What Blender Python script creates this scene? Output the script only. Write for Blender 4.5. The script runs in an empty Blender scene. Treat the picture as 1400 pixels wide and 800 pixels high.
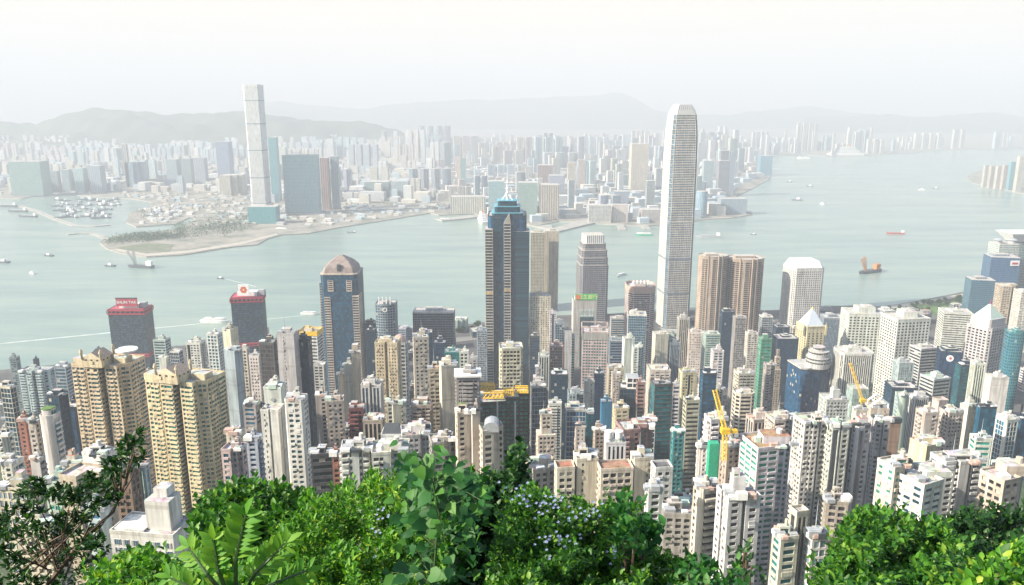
import bpy, math, random
import numpy as np
R = math.radians
random.seed(7)
rng = np.random.default_rng(7)
C = bpy.context.scene.collection
S = bpy.context.scene

# ---------------------------------------------------------------- camera
PITCH, FOC, EYE = 0.2337, 1072.0, 430.0          # FOC in pixels of the 1400 px wide photograph
cam = bpy.data.objects.new('camera', bpy.data.cameras.new('camera'))
C.objects.link(cam)
cam.location = (0, 0, EYE)
cam.rotation_euler = (math.pi / 2 - PITCH, 0, 0)
cam.data.sensor_width = 36
cam.data.lens = FOC / 1400 * 36
cam.data.clip_start = 0.1
cam.data.clip_end = 60000
S.camera = cam

# ---------------------------------------------------------------- light
SUN_EL, SUN_AZ = 31.0, 72.0                       # sun behind the camera, 72 degrees to the left of straight behind
sd = (-math.sin(R(SUN_AZ)) * math.cos(R(SUN_EL)), -math.cos(R(SUN_AZ)) * math.cos(R(SUN_EL)), math.sin(R(SUN_EL)))
w = bpy.data.worlds.new('World')
S.world = w
w.use_nodes = True
nt = w.node_tree
bg = nt.nodes['Background']
sky = nt.nodes.new('ShaderNodeTexSky')
sky.sky_type = 'NISHITA'
sky.sun_disc = False
sky.sun_elevation = R(SUN_EL)
sky.sun_rotation = R(180 + SUN_AZ)
sky.altitude = 400
sky.air_density = 1.25
sky.dust_density = 2.5
sky.ozone_density = 0.5
tint = nt.nodes.new('ShaderNodeMix'); tint.data_type = 'RGBA'; tint.blend_type = 'MULTIPLY'; tint.inputs[0].default_value = 1.0
tint.inputs[7].default_value = (0.93, 0.97, 1.0, 1)
nt.links.new(sky.outputs[0], tint.inputs[6]); veil = nt.nodes.new('ShaderNodeMix'); veil.data_type = 'RGBA'; tcw = nt.nodes.new('ShaderNodeTexCoord'); sep = nt.nodes.new('ShaderNodeSeparateXYZ'); mr = nt.nodes.new('ShaderNodeMapRange')
nt.links.new(tcw.outputs['Generated'], sep.inputs[0]); nt.links.new(sep.outputs['Z'], mr.inputs['Value'])
mr.inputs['From Min'].default_value = 0.14; mr.inputs['From Max'].default_value = 0.34; mr.inputs['To Min'].default_value = 0.93; mr.inputs['To Max'].default_value = 0.0
nt.links.new(mr.outputs[0], veil.inputs[0])
veil.inputs[7].default_value = (4.35, 3.88, 3.32, 1)            # cream haze colour mixed into the low sky, fading out overhead
nt.links.new(tint.outputs[2], veil.inputs[6]); nt.links.new(veil.outputs[2], bg.inputs[0])
bg.inputs[1].default_value = 0.105
sl = bpy.data.lights.new('sun', 'SUN')
sl.energy = 5.0
sl.angle = R(0.6)
sl.color = (1.0, 0.90, 0.745)
so = bpy.data.objects.new('sun', sl)
C.objects.link(so)
from mathutils import Vector
so.rotation_euler = Vector(sd).to_track_quat('Z', 'Y').to_euler()
so.location = (-300, -200, 900)
S.view_settings.view_transform = 'Standard'
S.view_settings.look = 'None'
S.view_settings.exposure = 1.34
S.view_settings.gamma = 1.0
S.cycles.volume_bounces = 1
S.cycles.max_bounces = 8
S.cycles.diffuse_bounces = 1
S.cycles.glossy_bounces = 2
S.cycles.transmission_bounces = 4
S.cycles.use_denoising = True

# ---------------------------------------------------------------- pixel rays (photograph 1400 x 800) to places in the world
cp, sp = math.cos(PITCH), math.sin(PITCH)
def ray(x, y):
    v = (y - 400) / FOC
    return ((x - 700) / FOC, cp - v * sp, -sp - v * cp)
def at(x, y, D):
    d = ray(x, y); t = D / d[1]
    return np.array((d[0] * t, D, EYE + d[2] * t))
def onz(x, y, z=0.0):
    d = ray(x, y); t = (z - EYE) / d[2]
    return np.array((d[0] * t, d[1] * t, z))
def proj(P):
    P = np.asarray(P, float); q = P - np.array((0, 0, EYE))
    z = q[..., 1] * cp - q[..., 2] * sp
    u = q[..., 1] * sp + q[..., 2] * cp
    return 700 + FOC * q[..., 0] / z, 400 - FOC * u / z

# ---------------------------------------------------------------- materials
def nodes(name):
    m = bpy.data.materials.new(name); m.use_nodes = True
    return m, m.node_tree, m.node_tree.nodes['Principled BSDF']
def N(nt, t, **kw):
    n = nt.nodes.new(t)
    for k, v in kw.items(): setattr(n, k, v)
    return n
def noise(nt, scale, detail=3, vec=None, rough=0.6):
    n = N(nt, 'ShaderNodeTexNoise'); n.inputs['Scale'].default_value = scale
    n.inputs['Detail'].default_value = detail; n.inputs['Roughness'].default_value = rough
    if vec is not None: nt.links.new(vec, n.inputs['Vector'])
    return n.outputs['Fac']
def ramp(nt, fac, pts):
    r = N(nt, 'ShaderNodeValToRGB'); e = r.color_ramp.elements
    while len(e) < len(pts): e.new(0.5)
    for k, (p, c) in enumerate(pts):
        e[k].position = p; e[k].color = (*c, 1) if len(c) == 3 else c
    nt.links.new(fac, r.inputs[0]); return r.outputs[0]
def mul(nt, a, b, f=1.0, mode='MULTIPLY'):
    m = N(nt, 'ShaderNodeMix', data_type='RGBA', blend_type=mode)
    m.inputs[0].default_value = f
    for s, k in ((a, 6), (b, 7)):
        if hasattr(s, 'links') or hasattr(s, 'is_linked'): nt.links.new(s, m.inputs[k])
        else: m.inputs[k].default_value = (*s, 1)
    return m.outputs[2]
def objattr(nt, name):
    a = N(nt, 'ShaderNodeAttribute', attribute_type='OBJECT', attribute_name=name); return a
def geoattr(nt, name):
    return N(nt, 'ShaderNodeAttribute', attribute_type='GEOMETRY', attribute_name=name)

def wall_mat(name, prop):
    m, t, b = nodes(name)
    col = objattr(t, prop).outputs['Color']
    tc = N(t, 'ShaderNodeTexCoord').outputs['Object']
    mp = N(t, 'ShaderNodeMapping'); mp.inputs['Scale'].default_value = (0.45, 0.45, 0.035); t.links.new(tc, mp.inputs[0])
    streak = ramp(t, noise(t, 1.0, 4, mp.outputs[0]), [(0.28, (0.56, 0.54, 0.51)), (0.60, (1.06, 1.05, 1.03))])
    blot = ramp(t, noise(t, 0.08, 4, tc), [(0.3, (0.86, 0.86, 0.86)), (0.7, (1.08, 1.07, 1.05))])
    var = geoattr(t, 'var')
    pv = ramp(t, var.outputs['Fac'], [(0.0, (0.80, 0.79, 0.77)), (0.5, (1.0, 1.0, 1.0)), (1.0, (1.06, 1.06, 1.05))])
    t.links.new(mul(t, mul(t, mul(t, col, streak), blot), pv), b.inputs['Base Color'])
    b.inputs['Roughness'].default_value = 0.78
    b.inputs['Specular IOR Level'].default_value = 0.3
    return m
M_WALL = wall_mat('painted_wall', 'wall_tint')
M_ACC = wall_mat('accent_wall', 'accent_tint')
def glass_mat():
    m, t, b = nodes('window_glass')
    col = objattr(t, 'glass_tint').outputs['Color']
    var = geoattr(t, 'var').outputs['Fac']
    cur = objattr(t, 'curtain').outputs['Fac']
    k = ramp(t, var, [(0.0, (0.60, 0.60, 0.60)), (0.6, (1.0, 1.0, 1.0)), (1.0, (1.6, 1.55, 1.5))])
    base = mul(t, col, k)
    lt = N(t, 'ShaderNodeMath', operation='LESS_THAN'); t.links.new(var, lt.inputs[0]); t.links.new(cur, lt.inputs[1])
    mx = N(t, 'ShaderNodeMix', data_type='RGBA'); t.links.new(lt.outputs[0], mx.inputs[0])
    t.links.new(base, mx.inputs[6]); mx.inputs[7].default_value = (0.42, 0.40, 0.35, 1)
    t.links.new(mx.outputs[2], b.inputs['Base Color'])
    b.inputs['Roughness'].default_value = 0.12
    b.inputs['Specular IOR Level'].default_value = 0.42
    tc = N(t, 'ShaderNodeTexCoord').outputs['Object']
    bp = N(t, 'ShaderNodeBump'); bp.inputs['Strength'].default_value = 0.12; bp.inputs['Distance'].default_value = 0.4
    t.links.new(noise(t, 0.25, 2, tc), bp.inputs['Height']); t.links.new(bp.outputs[0], b.inputs['Normal'])
    return m
M_GLASS = glass_mat()
def roof_mat():
    m, t, b = nodes('roof_deck')
    col = objattr(t, 'roof_tint').outputs['Color']
    tc = N(t, 'ShaderNodeTexCoord').outputs['Object']
    a = ramp(t, noise(t, 0.35, 5, tc), [(0.32, (0.45, 0.43, 0.41)), (0.5, (0.9, 0.9, 0.9)), (0.7, (1.1, 1.1, 1.1))])
    v = N(t, 'ShaderNodeTexVoronoi'); v.inputs['Scale'].default_value = 0.3; t.links.new(tc, v.inputs['Vector'])
    c2 = mul(t, col, v.outputs['Color'], 0.18, 'OVERLAY')
    t.links.new(mul(t, c2, a), b.inputs['Base Color'])
    b.inputs['Roughness'].default_value = 0.9
    return m
M_ROOF = roof_mat()
def simple(name, col, rough=0.7, metal=0.0, var=0.25, sc=0.5):
    m, t, b = nodes(name)
    tc = N(t, 'ShaderNodeTexCoord').outputs['Object']
    lo, hi = 1 - var, 1 + var * 0.6
    t.links.new(mul(t, col, ramp(t, noise(t, sc, 4, tc), [(0.3, (lo,) * 3), (0.7, (hi,) * 3)])), b.inputs['Base Color'])
    b.inputs['Roughness'].default_value = rough; b.inputs['Metallic'].default_value = metal
    return m
M_YELLOW = simple('crane_yellow', (0.75, 0.47, 0.03), 0.5)
M_ORANGE = simple('rust_orange', (0.55, 0.20, 0.05), 0.6)
M_WHITE = simple('white_paint', (0.80, 0.80, 0.78), 0.5, var=0.1)
M_GREY = simple('grey_metal', (0.36, 0.38, 0.40), 0.5)
M_DARK = simple('dark_steel', (0.05, 0.06, 0.07), 0.5)
M_RED = simple('red_paint', (0.44, 0.045, 0.075), 0.5, var=0.12)
M_SIGNG = simple('sign_green', (0.05, 0.42, 0.10), 0.5, var=0.1)
M_CYAN = simple('cyan_trim', (0.10, 0.36, 0.48), 0.4, var=0.1)
M_NET = simple('green_netting', (0.02, 0.34, 0.20), 0.9)
M_COPPER = simple('pale_green_roof', (0.50, 0.62, 0.52), 0.6)
M_PINKROOF = simple('pink_stone', (0.52, 0.36, 0.30), 0.7)
M_HULL = simple('dark_hull', (0.07, 0.09, 0.11), 0.6)
M_HULLRED = simple('red_hull', (0.45, 0.08, 0.07), 0.6)
M_TIMBER = simple('bark', (0.11, 0.075, 0.05), 0.9, sc=8)
M_FOAM = simple('foam', (0.46, 0.51, 0.49), 0.9, var=0.35, sc=0.05)
M_STONE = simple('sea_wall_stone', (0.36, 0.35, 0.32), 0.9, sc=0.05)
M_LAWN = simple('lawn', (0.10, 0.19, 0.05), 0.95, sc=0.03, var=0.5)

# ---------------------------------------------------------------- mesh building
class Acc:
    """collects quads (and n-gons) and links them as one welded mesh object"""
    def __init__(s): s.q = []; s.m = []; s.v = []; s.n = []
    def quads(s, Q, mat=0, var=None):
        Q = np.asarray(Q, float).reshape(-1, 4, 3)
        if not len(Q): return
        s.q.append(Q); s.m.append(np.broadcast_to(np.asarray(mat), (len(Q),)).astype(np.int32))
        s.v.append(rng.random(len(Q)) if var is None else np.broadcast_to(np.asarray(var, float), (len(Q),)))
    def ngon(s, P, mat=0): s.n.append((np.asarray(P, float), mat))
    def box(s, a, b, mat=0):
        (x0, y0, z0), (x1, y1, z1) = a, b
        p = [(x0, y0, z0), (x1, y0, z0), (x1, y1, z0), (x0, y1, z0), (x0, y0, z1), (x1, y0, z1), (x1, y1, z1), (x0, y1, z1)]
        s.quads([[p[i] for i in f] for f in ((0, 1, 5, 4), (1, 2, 6, 5), (2, 3, 7, 6), (3, 0, 4, 7), (4, 5, 6, 7), (3, 2, 1, 0))], mat)
    def prism(s, P, z0, z1, mat=0, cap=True, top=None, capmat=None, Q=None):
        """walls between outline P at z0 and outline Q (default P) at z1"""
        P = np.asarray(P, float); Q = P if Q is None else np.asarray(Q, float); n = len(P)
        a = np.c_[P, np.full(n, z0)]; b = np.c_[Q, np.full(n, z1)]
        j = (np.arange(n) + 1) % n
        s.quads(np.stack([a, a[j], b[j], b], 1), mat)
        if cap: s.ngon(b, mat if capmat is None else capmat)
    def tube(s, pts, r, mat=0, n=6):
        pts = [np.asarray(p, float) for p in pts]; rr = r if hasattr(r, '__len__') else [r] * len(pts)
        rings = []
        for i, p in enumerate(pts):
            d = pts[min(i + 1, len(pts) - 1)] - pts[max(i - 1, 0)]; d = d / (np.linalg.norm(d) + 1e-9)
            a = np.cross(d, (0, 0, 1) if abs(d[2]) < 0.9 else (1, 0, 0)); a /= np.linalg.norm(a); b = np.cross(d, a)
            rings.append(np.array([p + rr[i] * (a * math.cos(t) + b * math.sin(t)) for t in np.arange(n) * 2 * math.pi / n]))
        j = (np.arange(n) + 1) % n
        for A, B in zip(rings, rings[1:]): s.quads(np.stack([A, B, B[j], A[j]], 1), mat)
        s.ngon(rings[0], mat); s.ngon(rings[-1][::-1], mat)
    def build(s, name, mats, parent=None, loc=None, smooth=False):
        co = []; tot = []; mi = []; va = []
        if s.q:
            Q = np.concatenate(s.q); co.append(Q.reshape(-1, 3)); tot.append(np.full(len(Q), 4)); mi.append(np.concatenate(s.m)); va.append(np.concatenate(s.v))
        for P, m in s.n:
            co.append(P); tot.append(np.array([len(P)])); mi.append(np.array([m])); va.append(np.array([0.5]))
        co = np.concatenate(co); tot = np.concatenate(tot).astype(np.int32); mi = np.concatenate(mi).astype(np.int32); va = np.concatenate(va)
        k = np.round(co * 200).astype(np.int64)
        k -= k.min(0)
        key = (k[:, 0] * (k[:, 1].max() + 1) + k[:, 1]) * (k[:, 2].max() + 1) + k[:, 2]
        _, first, inv = np.unique(key, return_index=True, return_inverse=True)
        me = bpy.data.meshes.new(name)
        me.vertices.add(len(first)); me.vertices.foreach_set('co', co[first].astype(np.float32).ravel())
        me.loops.add(len(co)); me.loops.foreach_set('vertex_index', inv.astype(np.int32).ravel())
        me.polygons.add(len(tot))
        st = np.zeros(len(tot), np.int32); st[1:] = np.cumsum(tot)[:-1]
        me.polygons.foreach_set('loop_start', st); me.polygons.foreach_set('loop_total', tot)
        me.polygons.foreach_set('material_index', mi)
        me.polygons.foreach_set('use_smooth', np.full(len(tot), bool(smooth)))
        at_ = me.attributes.new('var', 'FLOAT', 'FACE'); at_.data.foreach_set('value', va.astype(np.float32))
        me.update(calc_edges=True)
        for m in (mats if isinstance(mats, (list, tuple)) else [mats]): me.materials.append(m)
        o = bpy.data.objects.new(name, me); C.objects.link(o)
        if parent is not None: o.parent = parent
        if loc is not None: o.location = loc
        return o
BM = [M_WALL, M_GLASS, M_ACC, M_ROOF]
def tag(o, label=None, cat=None, group=None, kind=None):
    if label: o['label'] = label
    if cat: o['category'] = cat
    if group: o['group'] = group
    if kind: o['kind'] = kind
    return o
def empty(name, loc, label, cat, group=None):
    o = bpy.data.objects.new(name, None); C.objects.link(o); o.location = loc
    o.empty_display_size = 1
    return tag(o, label, cat, group)
def dup(root, loc, label=None, rotz=None, scale=None):
    r = root.copy(); C.objects.link(r); r.location = loc
    if label: r['label'] = label
    if rotz is not None: r.rotation_euler = (0, 0, rotz)
    if scale is not None: r.scale = (scale,) * 3
    for ch in list(root.children):
        c = ch.copy(); C.objects.link(c); c.parent = r
        for g in ch.children:
            d = g.copy(); C.objects.link(d); d.parent = c
    return r

COL = dict(twin=(.46, .37, .29), cream=(.75, .69, .58), white=(.80, .80, .78), yellow=(.78, .66, .43), beige=(.60, .53, .42), pink=(.66, .57, .51), tan=(.50, .42, .33),
           brown=(.33, .21, .16), grey=(.42, .42, .42), pale=(.60, .61, .61), brick=(.40, .15, .11), blue=(.42, .52, .60), navy=(.018, .045, .085), mint=(.52, .68, .60),
           teal=(.04, .30, .33), dark=(.09, .10, .11), maroon=(.30, .09, .09), rose=(.46, .27, .25), steel=(.28, .36, .44), black=(.03, .035, .04), sky=(.55, .70, .78),
           bright=(.02, .22, .42), green=(.10, .30, .20), lilac=(.60, .56, .62))
COL = {k_: tuple((v * .84 + sum(c_) / 3 * .16) * (.80 if max(c_) > .3 else 1) for v in c_) for k_, c_ in COL.items()}
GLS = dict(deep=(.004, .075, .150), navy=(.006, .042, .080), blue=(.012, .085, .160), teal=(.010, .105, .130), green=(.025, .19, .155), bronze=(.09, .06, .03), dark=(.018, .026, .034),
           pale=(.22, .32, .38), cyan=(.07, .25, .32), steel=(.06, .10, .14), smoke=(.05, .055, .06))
def style(f=3.1, b=3.4, ww=.55, wh=.5, d=.35, pat='W', bal=1.1, m=0.8, top=1.6, cur=.20, mech=(), sd=1.6): return dict(locals())
STY = dict(
    grid=style(b=3.1, ww=.68, wh=.60, d=.7), dots=style(b=3.2, ww=.48, wh=.50), wide=style(b=4.0, ww=.78, wh=.56), greenwide=style(f=3.2, b=5.0, ww=.84, wh=.66, d=.6, cur=.06), office=style(f=3.9, b=3.2, ww=.66, wh=.6, d=.5, cur=.04), sqgrid=style(f=4.3, b=5.3, ww=.64, wh=.62, d=.9, cur=.03, top=4),
    bal=style(f=3.0, b=3.4, pat='LWLXWL', ww=.68, wh=.60, d=.8), bal2=style(f=3.0, b=3.2, pat='WLLWX', ww=.66, wh=.60, d=.8), ribbon=style(f=3.8, b=3.5, pat='R', wh=.52, cur=.03, d=.4),
    thin=style(f=3.8, b=3.5, pat='R', wh=.72, cur=.02, d=.25), curtain=style(f=3.9, b=2.6, ww=.93, wh=.90, d=.12, m=.2, cur=.0, top=.8), vert=style(f=3.8, b=2.4, pat='V', ww=.6, wh=.6, cur=.03),
    slot=style(f=3.0, b=2.8, pat='WWSWXWSW', ww=.66, wh=.56), slit=style(f=3.1, b=4.0, pat='XTXXTX', ww=.34, wh=.5), blank=style(pat='X'), estate=style(f=3.0, b=2.6, pat='WWTSWLW', ww=.72, wh=.58, d=.6, bal=.7),
    wave=style(f=3.4, b=3.0, pat='L', wh=.62, bal=1.2), screen=style(f=3.6, b=2.6, ww=.80, wh=.80, d=.2, cur=.03), far=style(f=5.0, b=5.0, ww=.6, wh=.5, d=0, cur=.15), farv=style(f=6.0, b=4.5, pat='VX', d=0, cur=.1),
    farc=style(f=5.5, b=5.5, ww=.9, wh=.82, d=0, cur=.02))

def edge_grid(A, p0, p1, z0, z1, st, detail=True):
    """one wall: bays x floors as a relief of wall, recessed glass, slots and balconies"""
    p0 = np.asarray(p0, float); p1 = np.asarray(p1, float); e = p1 - p0; L = np.hypot(*e)
    if L < 1e-3: return
    t = e / L; n = np.array((t[1], -t[0]))
    if not detail or L < 1.6 or z1 - z0 < 3:
        a = [(*p0, z0), (*p1, z0), (*p1, z1), (*p0, z1)]; A.quads([a], 0); return
    m = min(st['m'], L * 0.12); nb = max(1, int(round((L - 2 * m) / st['b']))); b = (L - 2 * m) / nb
    pat = st['pat']; cols = [(m, 'X')]
    ph = rng.integers(0, len(pat)) if len(pat) > 2 else 0
    for i in range(nb):
        c = pat[(i + ph) % len(pat)]; ww = st['ww']
        if c in 'WT':
            k = ww if c == 'W' else ww * .6
            cols += [(b * (1 - k) / 2, 'X'), (b * k, 'W'), (b * (1 - k) / 2, 'X')]
        elif c == 'V': cols += [(b * (1 - ww) / 2, 'X'), (b * ww, 'V'), (b * (1 - ww) / 2, 'X')]
        else: cols.append((b, c))
    cols.append((m, 'X'))
    mc = []
    for wd, c in cols:
        if mc and mc[-1][1] == c == 'X': mc[-1] = (mc[-1][0] + wd, c)
        else: mc.append((wd, c))
    W = np.array([x[0] for x in mc]); T = [x[1] for x in mc]
    U = np.r_[0, np.cumsum(W)]; U *= L / U[-1]
    f = st['f']; top = min(st['top'], (z1 - z0) * .2); nf = max(1, int((z1 - z0 - top) / f))
    rows = [z1 - z0 - top - nf * f]; rt = ['X']
    for k in range(nf):
        if any(abs((k + .5) / nf - q) < .5 / nf + 1e-6 for q in st['mech']): rows += [f * .5, f * .5]; rt += ['M', 'M']
        else: rows += [f * (1 - st['wh']), f * st['wh']]; rt += ['S', 'G']
    rows.append(top); rt.append('X')
    Z = z0 + np.r_[0, np.cumsum(rows)]
    nc, nr = len(T), len(rt); H = np.zeros((nc, nr)); Mt = np.zeros((nc, nr), int)
    rtA = np.array(rt); g = rtA == 'G'; s_ = rtA == 'S'; mm = rtA == 'M'
    home = st['f'] < 3.5 and st['d'] > 0
    d, bal = st['d'], st['bal'] if st['d'] > 0 else 0
    for c in range(nc):
        k = T[c]
        if k in 'WR': H[c, g] = -d; Mt[c, g] = 1
        elif k == 'V': H[c, g | s_] = -d; Mt[c, g | s_] = 1
        elif k == 'L': H[c, g] = -d; Mt[c, g] = 1; H[c, s_] = bal
        elif k == 'S': H[c, g | s_] = -st['sd'] if d > 0 else 0; Mt[c, g | s_] = 2
        elif k == 'A': Mt[c, g | s_] = 2
        Mt[c, mm] = 2
        if home and k in 'WL':
            q = s_ & (rng.random(nr) < .16); H[c, q] = np.maximum(H[c, q], .5)      # air conditioners and small canopies
            q = g & (rng.random(nr) < .05); H[c, q] = .25; Mt[c, q] = 0             # glazed-in and boarded openings
    var = np.where((Mt == 1) | (rng.random((nc, nr)) < .22), rng.random((nc, nr)) if st['d'] > .05 else .35 + .3 * rng.random((nc, nr)), .5)
    P = lambda u, z, h: np.stack([p0[0] + t[0] * u + n[0] * h, p0[1] + t[1] * u + n[1] * h, z + 0 * u], -1)
    u0, zz0 = np.meshgrid(U[:-1], Z[:-1], indexing='ij'); u1, zz1 = np.meshgrid(U[1:], Z[1:], indexing='ij')
    A.quads(np.stack([P(u0, zz0, H), P(u1, zz0, H), P(u1, zz1, H), P(u0, zz1, H)], 2).reshape(-1, 4, 3), Mt.ravel(), var.ravel())
    if d > 0:
        Hp = np.pad(H, ((1, 1), (0, 0)))
        dif = np.abs(Hp[1:] - Hp[:-1]) > 1e-6; i, j = np.nonzero(dif)
        A.quads(np.stack([P(U[i], Z[j], Hp[i, j]), P(U[i], Z[j], Hp[i + 1, j]), P(U[i], Z[j + 1], Hp[i + 1, j]), P(U[i], Z[j + 1], Hp[i, j])], 1), 0, .5)
        Hp = np.pad(H, ((0, 0), (1, 1)))
        dif = np.abs(Hp[:, 1:] - Hp[:, :-1]) > 1e-6; i, j = np.nonzero(dif)
        A.quads(np.stack([P(U[i], Z[j], Hp[i, j]), P(U[i + 1], Z[j], Hp[i, j]), P(U[i + 1], Z[j], Hp[i, j + 1]), P(U[i], Z[j], Hp[i, j + 1])], 1), 0, .5)

def facade(poly, z0, z1, st, base, cap=True, allsides=False, sts=None):
    A = Acc(); poly = np.asarray(poly, float); n = len(poly)
    cd = -np.asarray(base[:2], float); cd /= np.linalg.norm(cd) + 1e-9
    for i in range(n):
        p0, p1 = poly[i], poly[(i + 1) % n]; e = p1 - p0; nn = np.array((e[1], -e[0])); nn /= np.linalg.norm(nn) + 1e-9
        edge_grid(A, p0, p1, z0, z1, sts[i % len(sts)] if sts else st, allsides or nn @ cd > -.12)
    if cap: A.ngon(np.c_[poly, np.full(n, z1)], 3)
    return A
def offset(poly, d):
    P = np.asarray(poly, float); a = np.roll(P, 1, 0); b = np.roll(P, -1, 0)
    e1 = P - a; e2 = b - P
    n1 = np.c_[e1[:, 1], -e1[:, 0]]; n2 = np.c_[e2[:, 1], -e2[:, 0]]
    n1 /= np.linalg.norm(n1, axis=1)[:, None]; n2 /= np.linalg.norm(n2, axis=1)[:, None]
    k = 1 + (n1 * n2).sum(1); k = np.maximum(k, .3)
    return P + d * (n1 + n2) / k[:, None]
def rect(w, d, cx=0, cy=0): return np.array([(cx - w / 2, cy - d / 2), (cx + w / 2, cy - d / 2), (cx + w / 2, cy + d / 2), (cx - w / 2, cy + d / 2)])
def ring(r, n=20, ry=None, ph=0): a = np.arange(n) * 2 * math.pi / n + ph; return np.c_[r * np.cos(a), (r if ry is None else ry) * np.sin(a)]
def rot2(P, deg):
    a = R(deg); return np.asarray(P, float) @ np.array([[math.cos(a), math.sin(a)], [-math.sin(a), math.cos(a)]])
def plan(kind, k):
    """unit outline, counter-clockwise, width 1 and depth k"""
    h = k / 2
    if kind == 'oct': c = .2; return np.array([(-.5 + c, -h), (.5 - c, -h), (.5, -h + c), (.5, h - c), (.5 - c, h), (-.5 + c, h), (-.5, h - c), (-.5, -h + c)])
    if kind == 'cham': c = .09; return np.array([(-.5 + c, -h), (.5 - c, -h), (.5, -h + c), (.5, h - c), (.5 - c, h), (-.5 + c, h), (-.5, h - c), (-.5, -h + c)])
    if kind == 'round': return ring(.5, 24, h)
    if kind == 'bow': a = np.linspace(-1, 1, 9); return np.r_[np.c_[a * .5, -h - .16 * (1 - a ** 2) + .1], [(.5, h), (-.5, h)]]
    if kind == 'cross': c, e = .28, .28 * k; return np.array([(-.5 + c, -h), (.5 - c, -h), (.5 - c, -h + e), (.5, -h + e), (.5, h - e), (.5 - c, h - e), (.5 - c, h), (-.5 + c, h), (-.5 + c, h - e), (-.5, h - e), (-.5, -h + e), (-.5 + c, -h + e)])
    if kind == 'notch':
        g, q = .06, .16
        return np.array([(-.5, -h), (-g, -h), (-g, -h + q), (g, -h + q), (g, -h), (.5, -h), (.5, -.07), (.5 - q, -.07), (.5 - q, .07), (.5, .07), (.5, h), (-.5, h), (-.5, .07), (-.5 + q, .07), (-.5 + q, -.07), (-.5, -.07)])
    if kind == 'lobes':
        q = .14; return np.array([(-.5, -h), (-.25, -h), (-.25, -h + q), (-.19, -h + q), (-.19, -h - .05), (.04, -h - .05), (.04, -h + q), (.13, -h + q), (.13, -h), (.36, -h), (.36, -h + .1), (.5, -h + .16), (.5, h), (-.5, h)])
    if kind == 'step': return np.array([(-.5, -h), (0, -h), (0, -h + .18), (.28, -h + .18), (.28, -h + .36), (.5, -h + .36), (.5, h), (-.5, h)])
    if kind == 'stepl': P = plan('step', k); P[:, 0] *= -1; return P[::-1]
    if kind == 'ell': return np.array([(-.5, -h), (.1, -h), (.1, 0), (.5, 0), (.5, h), (-.5, h)])
    return rect(1, k)

# ---------------------------------------------------------------- the ground's height on the near side
HP = [(-400, 470), (-3, 428.6), (0, 428.2), (3, 425.8), (8, 421.5), (20, 408), (45, 385), (90, 345), (160, 285), (250, 218), (380, 150), (500, 108), (650, 66), (800, 34), (950, 10), (1050, 4), (9000, 4)]
HX, HZ = zip(*HP)
def ground_z(x, y): return float(np.interp(y, HX, HZ))
# ---------------------------------------------------------------- setting: sea, ground, hills
def structure(o): o['kind'] = 'structure'; return o
def sea_mat():
    m, t, b = nodes('harbour_water')
    tc = N(t, 'ShaderNodeTexCoord').outputs['Object']
    mp = N(t, 'ShaderNodeMapping'); mp.inputs['Scale'].default_value = (0.002, 0.009, 1); mp.inputs['Rotation'].default_value = (0, 0, R(-8)); t.links.new(tc, mp.inputs[0])
    big = noise(t, 1.0, 5, mp.outputs[0], .65)
    t.links.new(ramp(t, big, [(0.30, (.15, .232, .215)), (0.5, (.21, .292, .258)), (0.70, (.28, .345, .285))]), b.inputs['Base Color'])
    b.inputs['Roughness'].default_value = 0.22
    b.inputs['IOR'].default_value = 1.33
    mp2 = N(t, 'ShaderNodeMapping'); mp2.inputs['Scale'].default_value = (0.02, 0.06, 1); t.links.new(tc, mp2.inputs[0])
    bp = N(t, 'ShaderNodeBump'); bp.inputs['Strength'].default_value = 0.35; bp.inputs['Distance'].default_value = 3.0
    t.links.new(noise(t, 1.0, 6, mp2.outputs[0], .7), bp.inputs['Height']); t.links.new(bp.outputs[0], b.inputs['Normal'])
    return m
A = Acc(); A.ngon([(-17500, -700, 0), (17500, -700, 0), (17500, 19000, 0), (-17500, 19000, 0)]); structure(A.build('sea', sea_mat()))

def ground_mat(name, stops, sc):
    m, t, b = nodes(name)
    tc = N(t, 'ShaderNodeTexCoord').outputs['Object']
    t.links.new(ramp(t, noise(t, sc, 6, tc, .7), stops), b.inputs['Base Color']); b.inputs['Roughness'].default_value = .95
    return m
M_ASPH = ground_mat('city_asphalt', [(.3, (.045, .047, .05)), (.5, (.085, .085, .085)), (.62, (.12, .118, .112)), (.75, (.07, .09, .06))], .03)
M_HILLS = ground_mat('forest_slope', [(.3, (.025, .045, .018)), (.55, (.05, .085, .03)), (.75, (.085, .11, .05))], .06)
M_FARG = ground_mat('reclaimed_land', [(.32, (.07, .11, .06)), (.46, (.22, .21, .18)), (.6, (.34, .31, .26)), (.75, (.13, .15, .12))], .012)

def sheet(name, pts, z, thick, mat, side=None):
    P = np.array(pts, float)
    if (P[:, 0] * np.roll(P[:, 1], -1) - P[:, 1] * np.roll(P[:, 0], -1)).sum() < 0: P = P[::-1]
    A = Acc(); A.prism(P, z - thick, z, 1 if side else 0, True, capmat=0)
    return A.build(name, [mat, side or mat])
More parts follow.
